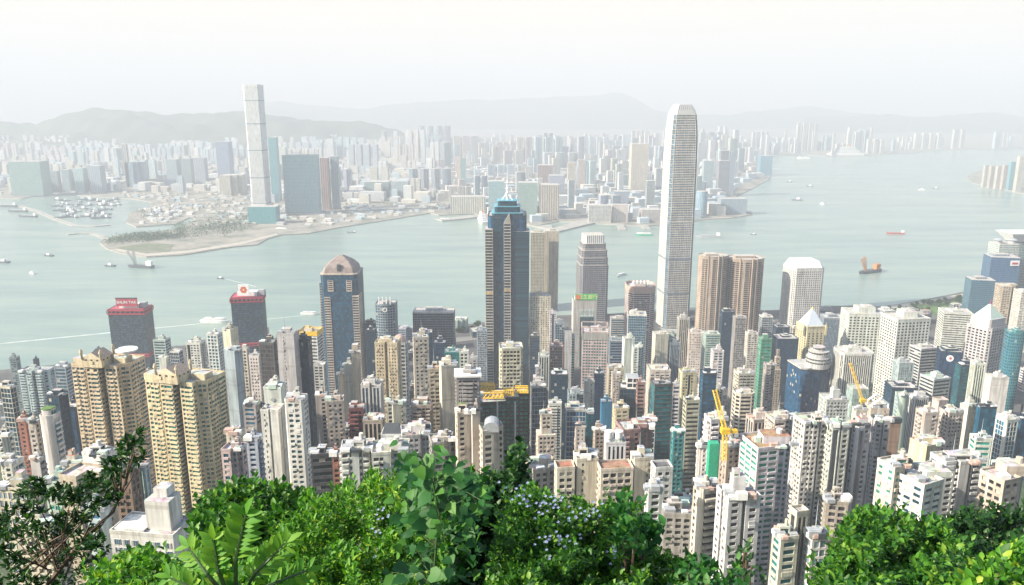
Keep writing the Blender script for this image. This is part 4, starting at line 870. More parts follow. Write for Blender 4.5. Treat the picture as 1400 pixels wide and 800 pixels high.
(957, 980, 512, 600, 700, 'thin', 'navy', 'blue', 'navy', 'dark blue tower with fine level lines', dict(rot=4, ref='the fine-lined blue tower')),
(934, 957, 549, 640, 580, 'ribbon', 'beige', 'smoke', 'grey', 'beige ribbon-window tower in front of the yellow-striped navy tower', dict(rot=4)),
(918, 930, 527, 600, 700, 'ribbon', 'white', 'navy', 'pale', 'slim white banded block right of the dark slab', {}),
(1003, 1033, 512, 570, 740, 'wide', 'pink', 'smoke', 'cream', 'cream-pink tower with round arched windows at the top', dict(rot=4, ref='the arched cream-pink tower')),
(1002, 1032, 540, 600, 650, 'ribbon', 'cream', 'dark', 'pink', 'tower with black and white striped edges and pink middle', dict(pl='oct')),
(918, 936, 592, 640, 480, 'wide', 'teal', 'teal', 'mint', 'greenish tiled low block near a steel-blue shed roof', {}),
(1200, 1242, 642, 710, 330, 'slot', 'cream', 'green', 'brown', 'cream house block with green-framed windows and terrace roof', dict(pl='step', rot=18, ref='the green-windowed cream block')),
(1244, 1282, 612, 660, 400, 'blank', 'yellow', 'dark', 'cream', 'pair of plain cream-yellow lift cores on a roof', dict(pl='ell', rot=20)),
(1222, 1292, 666, 720, 320, 'wide', 'white', 'navy', 'white', 'white stepped block with dark strip windows and roof garden', dict(pl='step', k=.6, rot=26, ref='the white garden-roof block')),
(1272, 1342, 634, 710, 355, 'bal', 'white', 'smoke', 'pale', 'white long block with a bluish shaded corner and red roof patch', dict(pl='lobes', k=.5, rot=10, ref='the long white block')),
(1340, 1398, 660, 720, 325, 'grid', 'pink', 'dark', 'white', 'pale pink angular apartment block above the trees', dict(pl='step', k=.6, rot=20)),
(1356, 1394, 644, 665, 345, 'blank', 'pink', 'dark', 'pink', 'flat pink roof house standing on the angular pink block', dict(rot=12)),
(1326, 1356, 602, 660, 480, 'ribbon', 'white', 'green', 'pale', 'white banded block with pale green terraces', dict(rot=-6, k=.8, ref='the pale green terraces')),
(1127, 1160, 690, 750, 330, 'grid', 'tan', 'smoke', 'brown', 'orange-pink brick block under the white estate towers', dict(rot=-14)),
(1080, 1106, 703, 790, 270, 'vert', 'cream', 'smoke', 'cream', 'cream stair tower with ribbed top above glassy terraces', dict(rot=14, top='none', name='apartment_tower', cat='apartment tower')),
(1056, 1092, 738, 800, 262, 'wide', 'cream', 'teal', 'white', 'cream house with teal windows left of the ribbed stair tower', dict(rot=10)),
(1100, 1133, 736, 800, 262, 'screen', 'white', 'pale', 'white', 'white framed glass house right of the ribbed stair tower', dict(rot=8, name='apartment_tower', cat='apartment tower')),
(905, 948, 706, 790, 310, 'grid', 'grey', 'smoke', 'white', 'grey backs of flats between twin-box and cream-white blocks', dict(rot=-6)),
(920, 952, 690, 730, 360, 'grid', 'white', 'dark', 'pink', 'white low block with pinkish roof left of the cream-white block', dict(rot=10)),
(155, 190, 645, 730, 330, 'grid', 'brown', 'smoke', 'pink', 'brown-pink apartment block behind the thin leafy branch', dict(rot=-8, ref='the brown-pink block')),
(188, 204, 640, 725, 340, 'vert', 'sky', 'pale', 'white', 'narrow pale blue tower right of the brown-pink block', dict(rot=-10, name='apartment_tower', cat='apartment tower')),
(80, 150, 655, 720, 300, 'dots', 'beige', 'bronze', 'cream', 'peach villa block with arched openings under pale roofs', dict(pl='ell', k=.8, rot=-16, roof=(.6, .55, .5), top='none', ref='the peach villa block')),
(112, 160, 626, 660, 345, 'blank', 'white', 'dark', 'white', 'white-walled roof house with a round dish on top', dict(rot=-22, k=.8)),
(84, 116, 638, 660, 355, 'wide', 'cream', 'dark', 'brick', 'low house with red-brown roof terrace behind the villa', dict(rot=-10, roof=(.40, .16, .11))),
(-6, 60, 672, 760, 300, 'screen', 'cream', 'pale', 'mint', 'pale green glazed block above a cream base, behind dark tree', dict(rot=-10, k=.6)),
(60, 98, 662, 700, 330, 'wide', 'mint', 'green', 'mint', 'block with a pointed pale teal skylight roof', dict(rot=-14, roof=(.40, .60, .55))),
(20, 90, 725, 800, 235, 'grid', 'cream', 'smoke', 'pink', 'cream flats glimpsed through the dark tree on the slope', dict(rot=-10, k=.6)),
(118, 150, 700, 800, 270, 'bal', 'sky', 'blue', 'white', 'pale blue and white flats half hidden by thin branches', dict(rot=-12)),
(736, 751, 487, 560, 900, 'vert', 'white', 'smoke', 'pale', 'slim white ribbed tower between the slit-windowed and green-signed towers', dict(name='apartment_tower', cat='apartment tower')),
(729, 744, 503, 560, 850, 'slot', 'pale', 'dark', 'white', 'spiky light grey slot-windowed tower near the pale-edged glass tower', dict(tiers=[(.9, 1), (1.0, .55)])),
(751, 770, 474, 510, 1010, 'screen', 'rose', 'smoke', 'brown', 'purplish brown gridded block left of the white bank tower', {}),
(770, 782, 453, 500, 1090, 'blank', 'pale', 'dark', 'grey', 'pale blank block hugging the green-signed tower', {}),
(752, 777, 513, 570, 800, 'screen', 'navy', 'navy', 'white', 'navy grid-fronted block with a white flat roof, mid city', dict(roof=(.62, .62, .6))),
(750, 768, 553, 600, 690, 'bal2', 'white', 'smoke', 'pale', 'small white terraced tower left of the thick-framed blue front', {}),
(776, 799, 540, 570, 700, 'wide', 'blue', 'steel', 'white', 'blue and white low roofs just behind the thick-framed blue front', dict(pl='step')),
(798, 813, 523, 600, 680, 'slit', 'cream', 'smoke', 'grey', 'cream tower with a grey panel behind the narrow dark teal block', {}),
(812, 826, 512, 560, 760, 'curtain', 'navy', 'navy', 'white', 'dark block with white cap left of the vivid blue block', {}),
(836, 848, 512, 560, 780, 'dots', 'cream', 'dark', 'cream', 'narrow cream flats tower rising behind the ornate yellow block', {}),
(832, 852, 467, 505, 1020, 'thin', 'steel', 'navy', 'grey', 'dark steel-blue low-rise left of the white party-wall tower', {}),
(830, 853, 504, 540, 860, 'grid', 'beige', 'smoke', 'tan', 'beige block with cluttered roof below the dark steel-blue low-rise', {}),
(884, 917, 507, 540, 800, 'wide', 'cream', 'smoke', 'tan', 'wide cream block with a busy roof below the plain cream tower', {}),
(914, 930, 470, 530, 1000, 'vert', 'steel', 'navy', 'grey', 'dark ribbed block between plain cream and bronze glass towers', {}),
(834, 858, 436, 460, 1330, 'ribbon', 'pale', 'teal', 'mint', 'pale terraced ferry building behind the octagonal tower', dict(k=.6, name='low_building', cat='low building')),
(764, 786, 462, 500, 1180, 'ribbon', 'mint', 'teal', 'grey', 'greenish low office between cream office and green-signed towers', {}),
]
GLS['brown'] = GLS['bronze']
NAMED = {}
for xl, xr, yt, yb, D, st, wl, gl, ac, lb, kw in ROWS:
    kw = dict(kw); T = tower(xl, xr, yt, yb, D, st, wl, gl, ac, lb, **kw); NAMED[lb] = T
def T_(start): return next(v for k, v in NAMED.items() if k.startswith(start))

# --- crowns and roof features of single towers
def boxpart(T, name, w_, d_, z0, z1, cx=0, cy=0, mats=None, st='blank', rot=0):
    A = facade(rot2(rect(w_, d_), rot) + T['L'].mean(0) + (cx, cy), z0, z1, STY[st] if isinstance(st, str) else st, (0, 1000), allsides=True); return part_of(T, A, name, mats)
T = T_('tower with wavy'); H = T['H']; P = offset(T['L'], -1.2); A = facade(P, H + .01, H + 4, STY['curtain'], T['b']); part_of(T, A, 'teal_pavilion'); 
A = Acc(); A.prism(offset(T['L'], -.9), H + 4.01, H + 4.6, 0); part_of(T, A, 'pavilion_roof', [M_LAWN])
T = T_('black and white banded tower wearing'); H = T['H']; c = T['L'].mean(0); r_ = (T['L'][:, 0].max() - T['L'][:, 0].min()) * .44; A = Acc()
for i in range(6):
    a0, a1 = i * math.pi / 12.5, (i + 1) * math.pi / 12.5; A.prism(ring(r_ * math.cos(a0), 18) + c, H + r_ * 1.15 * math.sin(a0), H + r_ * 1.15 * math.sin(a1), 0, i == 5, Q=ring(r_ * math.cos(a1), 18) + c)
part_of(T, A, 'dome', [simple('pink_glass', (.50, .33, .28), .25, var=.3)])
T = T_('dark blue curved banded'); H = T['H']; c = T['L'].mean(0); A = Acc(); P_ = ring(3.4, 18); Q_ = ring(2.2, 18); y_ = T['L'][:, 1].min() - .6; j = (np.arange(18) + 1) % 18
f = lambda P: np.c_[P[:, 0] + c[0], np.full(len(P), y_), P[:, 1] + H - 7]
A.quads(np.stack([f(P_), f(P_)[j], f(Q_)[j], f(Q_)], 1), 0); part_of(T, A, 'ring_logo', [M_WHITE])
for i in range(4): A = Acc(); A.tube([(c[0] - 8 + 5.3 * i, c[1] - 5, H), (c[0] - 8 + 5.3 * i, c[1] - 5, H + 11)], .8, 0, 5); part_of(T, A, 'crown_post', [M_WHITE])
T = T_('smooth blue glass tower with a round'); H = T['H']; L = T['L']; i = int(np.argmin(L[:, 1])); p = L[i]; q_ = L[(i - 1) % 4] if L[(i - 1) % 4][1] < L[(i + 1) % 4][1] else L[(i + 1) % 4]; d = (q_ - p) / np.linalg.norm(q_ - p); n = np.array((d[1], -d[0])); n = n if n[1] < 0 else -n
def disc(T, name, r, zc, mat, off, along, parent=None):
    P = ring(r, 20); A = Acc(); cc = p + d * along + n * off; A.ngon(np.c_[cc[0] + d[0] * P[:, 0], cc[1] + d[1] * P[:, 0], zc + P[:, 1]], 0); return part_of(T, A, name, [mat], parent)
lg = disc(T, 'round_logo', 4.2, H - 8, M_WHITE, .25, 14); disc(T, 'logo_centre', 1.7, H - 8, M_RED, .3, 13.4, lg)
T = T_('tallest of the three stepped'); boxpart(T, 'top_block', 5, 5, T['H'] + .02, T['H'] + 7)
T = T_('pink-grey corner tower'); H = T['H']; P = offset(T['L'], -3.5); A = Acc(); A.prism(P, H + .01, H + 12, 0); part_of(T, A, 'attic'); P2 = offset(P, -2); pr = pyramid(T, 'pyramid_roof', P2, H + 12.01, H + 30, M_COPPER, .08)
A = Acc(); c = P2.mean(0); A.tube([(*c, H + 29), (*c, H + 38)], [.9, .1], 0, 6); part_of(T, A, 'finial', [M_RED], pr)
T = T_('tower with a wide flared'); H = T['H']; A = Acc(); c = T['L'].mean(0); P = T['L']; A.prism(P, H + .01, H + 18, 0, True, Q=(P - c) * 1.75 + c); part_of(T, A, 'flared_roof', [M_WHITE])
T = T_('white-ribbed tower with small domed'); H = T['H']; c = T['L'].mean(0)
for sx in (-.3, .25):
    A = Acc(); q_ = c + (sx * 55, -6); A.prism(ring(7, 14) + q_, H + .01, H + 7, 0, True); A.prism(ring(10, 14) + q_, H + 7.01, H + 10, 0, True, Q=ring(5, 14) + q_); part_of(T, A, 'domed_turret', [M_GREY])
T = T_('taller dark glass tower carrying'); A = Acc(); y_ = T['L'][:, 1].min(); A.box((2, y_ - 1.0, T['H'] - 16), (20, y_ - .4, T['H'] - 5)); sg = part_of(T, A, 'sign_panel', [M_WHITE]); A = Acc(); A.box((5, y_ - 1.3, T['H'] - 13), (17, y_ - 1.02, T['H'] - 9)); part_of(T, A, 'sign_mark', [M_RED], sg)
T = T_('octagonal banded tower'); H = T['H']; A = Acc(); P = T['L']; A.prism(offset(P, .5), H - 7, H + 4, 0, False); part_of(T, A, 'stone_crown', [M_PINKROOF])
for i in range(5): A = Acc(); x_ = -13 + 6 * i; A.prism(rect(2.5, 7, T['L'].mean(0)[0] + x_, T['L'].mean(0)[1]), H + .01, H + 9, 0, True, Q=rect(.5, 7, T['L'].mean(0)[0] + x_ + 2, T['L'].mean(0)[1])); part_of(T, A, 'crown_blade', [M_WHITE])
T = T_('grey-pink tower with open'); H = T['H']; L = T['L']; A = Acc(); o1 = offset(L, .5); A.prism(o1, H + 6, H + 7.5, 0, False); A.prism(o1, H - 10, H - .2, 2, False)
for q_ in o1: A.tube([(*q_, H - 1), (*q_, H + 6.2)], .8, 0, 4)
part_of(T, A, 'louvre_crown')
T = T_('white banded block with bright yellow'); A = Acc(); A.prism(offset(T['L'], .5), T['H'] - 3, T['H'] + 2.2, 0, False); part_of(T, A, 'yellow_screen', [M_YELLOW])
T = T_('apartment tower with dark balconies under'); A = Acc(); A.prism(offset(T['L'], 1.6), T['H'] + 1.2, T['H'] + 2.4, 0); part_of(T, A, 'roof_slab', [M_WHITE])
T = T_('square white roof box'); y_ = T['L'][:, 1].min() - .12; A = Acc(); c = T['L'].mean(0); A.ngon([(c[0], y_, T['H'] - 8.6), (c[0] + 1.6, y_, T['H'] - 7), (c[0], y_, T['H'] - 5.4), (c[0] - 1.6, y_, T['H'] - 7)], 0); part_of(T, A, 'diamond_emblem', [M_GREY])
T = T_('dark block with a white open'); H = T['H']; L = T['L']; A = Acc(); o1 = offset(L, .3)
A.quads(facade(o1 * (.62, .8) + (3, -2), H + .01, H + 11, style(f=5, b=5, ww=.86, wh=.8, d=.8, m=.3, top=.6, cur=0), (0, 1000), True, True).q[0][:0], 0)
B = facade(o1 * (.62, .8) + (3, -2), H + .01, H + 11, style(f=5, b=5, ww=.86, wh=.8, d=.8, m=.3, top=.6, cur=0), (0, 1000), True, True); part_of(T, B, 'lattice_box', [M_WHITE, M_DARK, M_WHITE, M_GREY])
T = T_('dark-striped white block topped'); c = T['L'].mean(0)
for dx in (-4, 1.5): A = Acc(); A.prism(ring(2.4, 14) + c + (dx, -3), T['H'] + 3, T['H'] + 7, 0); A.prism(ring(2.0, 14) + c + (dx, -3), T['H'] + .01, T['H'] + 3, 0, False); part_of(T, A, 'round_tank', [M_WHITE])
T = T_('low white block with a dark slate'); L = T['L']; H = T['H']; A = Acc(); lo, hi = L.min(0), L.max(0); my = (lo[1] + hi[1]) / 2
A.quads([[(lo[0], lo[1], H + .02), (hi[0], lo[1], H + .02), (hi[0] - 2, my, H + 6), (lo[0] + 2, my, H + 6)], [(hi[0], hi[1], H + .02), (lo[0], hi[1], H + .02), (lo[0] + 2, my, H + 6), (hi[0] - 2, my, H + 6)], [(lo[0], hi[1], H + .02), (lo[0], lo[1], H + .02), (lo[0] + 2, my, H + 6), (lo[0] + 2, my, H + 6)], [(hi[0], lo[1], H + .02), (hi[0], hi[1], H + .02), (hi[0] - 2, my, H + 6), (hi[0] - 2, my, H + 6)]], 0)
part_of(T, A, 'slate_roof', [M_DARK])
T = T_('cream apartment wing carrying'); H = T['H']; c = T['L'].mean(0); A = Acc(); n_ = 9; a = np.linspace(0, math.pi, n_); w_ = 3.6
prof = np.c_[w_ * np.cos(a), 3 + 2.2 * np.sin(a)]; prof = np.r_[[(w_, 0)], prof, [(-w_, 0)]]
y0_, y1_ = c[1] - 5, c[1] + 4; F = np.c_[c[0] - 1 + prof[:, 0], np.full(len(prof), y0_), H + .02 + prof[:, 1]]; G_ = F + (0, y1_ - y0_, 0)
A.quads(np.stack([F[:-1], G_[:-1], G_[1:], F[1:]], 1), 0); A.ngon(F, 0); A.ngon(G_[::-1], 0); part_of(T, A, 'vaulted_roof_house', [M_GREY])
T = T_('peach block with a white open'); H = T['H']; A = Acc(); c = T['L'].mean(0); w_ = (T['L'][:, 0].max() - T['L'][:, 0].min()) * .42
for y_ in (-5, 4): A.tube([(c[0] - w_, c[1] + y_, H), (c[0] - w_, c[1] + y_, H + 4), (c[0], c[1] + y_, H + 9), (c[0] + w_, c[1] + y_, H + 4), (c[0] + w_, c[1] + y_, H)], .9, 0, 4)
part_of(T, A, 'gable_frame', [M_WHITE])
T = T_('block with a pointed pale teal'); pyramid(T, 'skylight_roof', offset(T['L'], -1.5) * .6, T['H'] + .02, T['H'] + 6, simple('teal_skylight', (.22, .46, .42), .3), .1)
T = T_('white-walled roof house'); c = T['L'].mean(0); A = Acc(); A.prism(ring(.3, 8) + c + (-3, -2), T['H'] + .02, T['H'] + 1.2, 0, False, Q=ring(2.4, 16)[::2] + c + (-3, -2)); part_of(T, A, 'round_dish', [M_WHITE])
T = T_('sandy tower block'); A = Acc(); H = T['H']; L = T['L']; i = int(np.argmin(L[:, 0])); A.prism(rect(5.5, 5, *(L[i] + (-2.6, 4))), H - 45, H - 2, 0); part_of(T, A, 'safety_netting', [M_NET])
# satellite dishes on some roofs
# --- the two yellow estate towers with their gabled crowns
for xl, xr, yt, yb, D, lb, rt in ((97, 198, 502, 640, 490, 'yellow-beige estate tower with a gabled crown and a white helipad disc', -8), (198, 308, 526, 680, 455, 'yellow-beige estate tower with a gabled crown, teal-shaded right bays', -16)):
    T = tower(xl, xr, yt, yb, D, style(f=2.95, b=2.7, pat='WLWWLL', ww=.80, wh=.60, d=.6, bal=.55, cur=.25, m=.5), 'yellow', 'teal', 'brown', lb, rot=rt, k=.62, pl='lobes', top='none', ref='the %s yellow estate tower' % ('helipad' if rt == -8 else 'teal-sided'))
    L = T['L']; H = T['H']; w = L[:, 0].max() - L[:, 0].min(); y0 = L[:, 1].min(); cx = -w * .04
    # dark recess strips between the bays
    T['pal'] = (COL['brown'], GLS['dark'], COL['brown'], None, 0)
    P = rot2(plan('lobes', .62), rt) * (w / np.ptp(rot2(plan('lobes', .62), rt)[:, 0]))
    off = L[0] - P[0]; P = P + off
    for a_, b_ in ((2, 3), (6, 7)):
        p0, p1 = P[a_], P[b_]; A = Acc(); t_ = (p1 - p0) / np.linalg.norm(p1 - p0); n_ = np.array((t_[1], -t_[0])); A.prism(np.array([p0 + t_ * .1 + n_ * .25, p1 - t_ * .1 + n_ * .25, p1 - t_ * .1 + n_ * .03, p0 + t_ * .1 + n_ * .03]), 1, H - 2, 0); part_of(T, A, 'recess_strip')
    T['pal'] = (COL['yellow'], GLS['dark'], COL['brown'], None, 0)
    gw, gd = w * .34, 13; g0 = rot2(rect(gw, gd), rt) + (L.mean(0) + rot2([(cx, -2)], rt)[0])
    A = facade(g0, H + .02, H + 6, style(f=3.0, b=4, ww=.4, wh=.4, d=.3, top=.5), (0, 1000), False, True); part_of(T, A, 'crown_storey')
    A = Acc(); r0 = (g0[0] + g0[1]) / 2; r1 = (g0[2] + g0[3]) / 2; z_ = H + 6; up = 4.2; q3 = lambda p, zz: (p[0], p[1], zz)
    A.quads([[q3(g0[0], z_), q3(g0[1], z_), q3(r0, z_ + up), q3(r0, z_ + up)], [q3(g0[2], z_), q3(g0[3], z_), q3(r1, z_ + up), q3(r1, z_ + up)]], 0)
    A.quads([[q3(g0[1], z_), q3(g0[2], z_), q3(r1, z_ + up), q3(r0, z_ + up)], [q3(g0[3], z_), q3(g0[0], z_), q3(r0, z_ + up), q3(r1, z_ + up)]], 1)
    gb = part_of(T, A, 'gable_roof', [simple('yellow_render', COL['yellow'], .8), simple('brown_tiles', (.33, .26, .22), .8)])
    for q_ in (g0[0], g0[1], g0[2]): A = Acc(); A.prism(ring(.9, 8) + q_, z_ - .5, z_ + 4, 0); A.prism(ring(1.4, 8) + q_, z_ + 4.01, z_ + 6.4, 0, True, Q=ring(.5, 8) + q_); part_of(T, A, 'finial')
    for sx in (-.36, .30): boxpart(T, 'plant_room', w * .2, 8, H + .02, H + 4, sx * w, 3, rot=rt)
    if rt == -8:
        A = Acc(); c = L.mean(0) + (w * .36, 4); A.prism(ring(1.6, 8) + c, H + .02, H + 8, 0, False); A.prism(ring(7, 24) + c, H + 8, H + 9, 0); part_of(T, A, 'helipad', [M_WHITE])
# --- building under construction with its yellow climbing formwork
T = tower(652, 724, 552, 640, 540, style(f=3.2, b=3.0, ww=.86, wh=.78, d=1.0, cur=.0), 'black', 'green', 'black', 'dark half-built tower in green netting under yellow formwork trusses', rot=8, k=.7, pl='step', top='none', ref='the construction tower')
L = T['L']; H = T['H']
for k_, (x_, y_, w_) in enumerate(((-13, -4, 13), (-7, -9, 15), (4, -3, 8), (14, 2, 10))):
    A = Acc(); z_ = H + .5 + (4.5 if k_ == 0 else 0)
    for zz in (z_ + 1, z_ + 5):
        for yy in (0, 4): A.tube([(x_ - w_ / 2, y_ + yy, zz), (x_ + w_ / 2, y_ + yy, zz)], .55, 0, 4)
    n_ = 5
    for i in range(n_ + 1):
        xx = x_ - w_ / 2 + w_ * i / n_
        for yy in (0, 4): A.tube([(xx, y_ + yy, z_ + .6), (min(xx + w_ / n_, x_ + w_ / 2), y_ + yy, z_ + 5)], .3, 0, 4); 
        A.tube([(xx, y_, z_ + 1), (xx, y_ + 4, z_ + 1)], .3, 0, 4)
    part_of(T, A, 'formwork_truss', [M_YELLOW])
for x_ in (-18, -4, 9):
    A = Acc(); A.tube([(x_, L[:, 1].min() - 1.2, 0), (x_, L[:, 1].min() - 1.2, H + 2)], .7, 0, 4); part_of(T, A, 'hoist_mast', [M_GREY])
# --- the white house low on the slope, its windows one by one
T = tower(150, 264, 735, 800, 262, 'blank', 'white', 'steel', 'white', 'large white house with a tall blank wing and blue-framed windows', rot=-8, k=.55, top='none', name='house', cat='house', ref='the large white house')
L = T['L']; H = T['H']; w = L[:, 0].max() - L[:, 0].min()
a_ = L[np.argmin(L[:, 0])]; fr = sorted(L.tolist(), key=lambda p: p[1])[:2]; fr = sorted(fr); p0, p1 = map(np.array, fr); t_ = (p1 - p0) / np.linalg.norm(p1 - p0); n_ = np.array((t_[1], -t_[0])); Lf = np.linalg.norm(p1 - p0)
A = facade(rot2(rect(w * .36, w * .3), -8) + L.mean(0) + rot2([(w * .18, 1)], -8)[0], H + .02, H + 12, STY['blank'], (0, 1000), True, True); part_of(T, A, 'blank_wing')
A = facade(rot2(rect(w * .2, w * .2), -8) + L.mean(0) + rot2([(w * .17, 3)], -8)[0], H + 12.02, H + 15.5, STY['blank'], (0, 1000), True, True); part_of(T, A, 'roof_house')
A = Acc(); q_ = [L.mean(0) + rot2([(x_ * w, y_ * w)], -8)[0] for x_, y_ in ((-.45, -.2), (0, -.2), (0, .2), (-.45, .2))]; A.prism(q_, H + .02, H + .9, 0); part_of(T, A, 'terrace_rail')
for fl in range(3):
    for u in (.06, .19, .33, .56, .67, .86):
        c = p0 + t_ * Lf * u + n_ * .02; zz = H - 4.6 - fl * 3.4; ww = 2.5
        f3 = lambda s_, o_, z1: (*(c + t_ * s_ + n_ * o_), z1)
        A = Acc(); A.prism(np.array([c - t_ * .1 + n_ * .15, c + t_ * (ww + .1) + n_ * .15, c + t_ * (ww + .1), c - t_ * .1]), zz - .1, zz + 2.2, 0); wn = part_of(T, A, 'window', [simple('white_frame', (.7, .72, .74), .5)] if fl == 0 and u == .06 else [bpy.data.materials['white_frame']])
        A = Acc()
        for s_ in (0, .86, 1.72): A.quads([[f3(s_ + .05, .18, zz), f3(s_ + .78, .18, zz), f3(s_ + .78, .18, zz + 2.1), f3(s_ + .05, .18, zz + 2.1)]], 0, rng.random())
        part_of(T, A, 'pane', [M_GLASS], wn)
# --- cranes
def bar_lattice(A, a, b, w_, n_, r, up=(0, 0, 1)):
    a, b = np.array(a, float), np.array(b, float); d = (b - a) / np.linalg.norm(b - a); s = np.cross(d, up if abs(d @ np.array(up)) < .9 else (1, 0, 0)); s /= np.linalg.norm(s); q_ = np.cross(s, d)
    cs = [s * w_ + q_ * w_, -s * w_ + q_ * w_, -s * w_ - q_ * w_, s * w_ - q_ * w_]
    for c in cs: A.tube([a + c, b + c], r, 0, 4)
    for i in range(n_):
        for k_ in range(4): A.tube([a + (b - a) * i / n_ + cs[k_], a + (b - a) * (i + 1) / n_ + cs[(k_ + 1) % 4]], r * .6, 0, 4)
def crane(foot_px, hinge_y, tip_px, D, label):
    f = at(*foot_px, D); h = at(foot_px[0], hinge_y, D); tp = at(*tip_px, D + 6); root = empty('tower_crane', f, label, 'crane')
    A = Acc(); bar_lattice(A, (0, 0, -6), h - f, 1.0, 10, .22); A.build('mast', M_YELLOW, root)
    A = Acc(); bar_lattice(A, h - f + (0, 0, 1), tp - f, .9, 14, .2); A.build('jib', M_YELLOW, root)
    A = Acc(); q_ = h - f; A.box(q_ + (-2.2, -2, -1), q_ + (2.4, 2, 2)); A.box(q_ + (2.4, -1.5, -.5), q_ + (6.5, 1.5, 1.2)); cb = A.build('slewing_cab', M_YELLOW, root)
    A = Acc(); A.box(q_ + (5, -1.7, -2.4), q_ + (7, 1.7, -.51)); A.build('counterweight', M_GREY, root)
    A = Acc(); A.tube([q_ + (5, 0, 1), q_ + (1.5, 0, 9)], .25, 0, 4); A.tube([q_ + (1.5, 0, 9), tp - f], .1, 0, 4); A.build('tie_rope', M_DARK, root)
crane((991, 616), 590, (977, 533), 392, 'yellow luffing crane standing on the sandy tower')
crane((1179, 560), 548, (1162, 496), 700, 'slim yellow crane leaning over the mint netted block')
# ================================================================ blocks between the landmarks: each a tower of its own
USED = set(lb for *_, lb, kw in ROWS)
REFS = [(t[0], t[1], t[2], t[4], t[7]) for t in TOWERS if t[7]]
WN = dict(cream='cream', white='white', beige='beige', pink='peach', tan='tan', brown='brown', grey='grey', pale='light grey', blue='grey-blue', navy='navy', mint='mint', steel='slate blue', rose='dusky pink', dark='charcoal', sky='pale blue', lilac='mauve')
def make_label(xl, xr, yt, D, wl, st, feats, H, used):
    xc = (xl + xr) / 2; px, py = xc, yt
    form = 'low' if H < 28 else 'mid-height' if H < 62 else 'slim' if xr - xl < 15 else 'tall'
    skin = {'grid': 'flats block', 'dots': 'flats block with small windows', 'bal': 'flats block with balconies', 'bal2': 'flats block with deep balconies', 'ribbon': 'block with level window bands', 'office': 'office block with square windows', 'curtain': 'glass block', 'screen': 'glass-gridded block', 'slit': 'near-blank block', 'wide': 'wide-windowed block', 'thin': 'finely banded block', 'vert': 'ribbed block', 'slot': 'block with dark slots'}[st]
    cand = sorted(REFS, key=lambda r: ((r[0] + r[1]) / 2 - xc) ** 2 + (max(0, abs(py - r[2] - 25) - 25)) ** 2 + ((r[3] - D) / 14) ** 2)[:7]
    for r in cand:
        rel = 'just in front of' if r[0] - 3 < xc < r[1] + 3 and D < r[3] else 'peeking out behind' if r[0] - 3 < xc < r[1] + 3 else 'just left of' if xc < r[0] else 'just right of'
        base = f"{form} {WN[wl]} {skin} {rel} {r[4]}"
        for extra in ('',) + tuple(' topped by ' + f_ for f_ in feats[:1]):
            s = base + extra
            if s not in used and len(s.split()) <= 16: used.add(s); return s
    k = 2
    while True:
        s = base + (f", {('second', 'third', 'fourth', 'fifth', 'sixth', 'seventh')[k - 2]} such one")
        if s not in used: used.add(s); return s
        k += 1
ENV = np.array([(-20, 530), (60, 530), (110, 520), (230, 505), (300, 505), (345, 515), (430, 510), (500, 500), (560, 500), (610, 515), (650, 478), (700, 490), (760, 470), (830, 455), (850, 478), (900, 470), (960, 478), (1045, 470), (1100, 510), (1150, 520), (1215, 540), (1280, 520), (1330, 500), (1420, 480)], float)
HAND = list(TOWERS); nfill = 0; tries = 0
fr_ = np.random.default_rng(21)
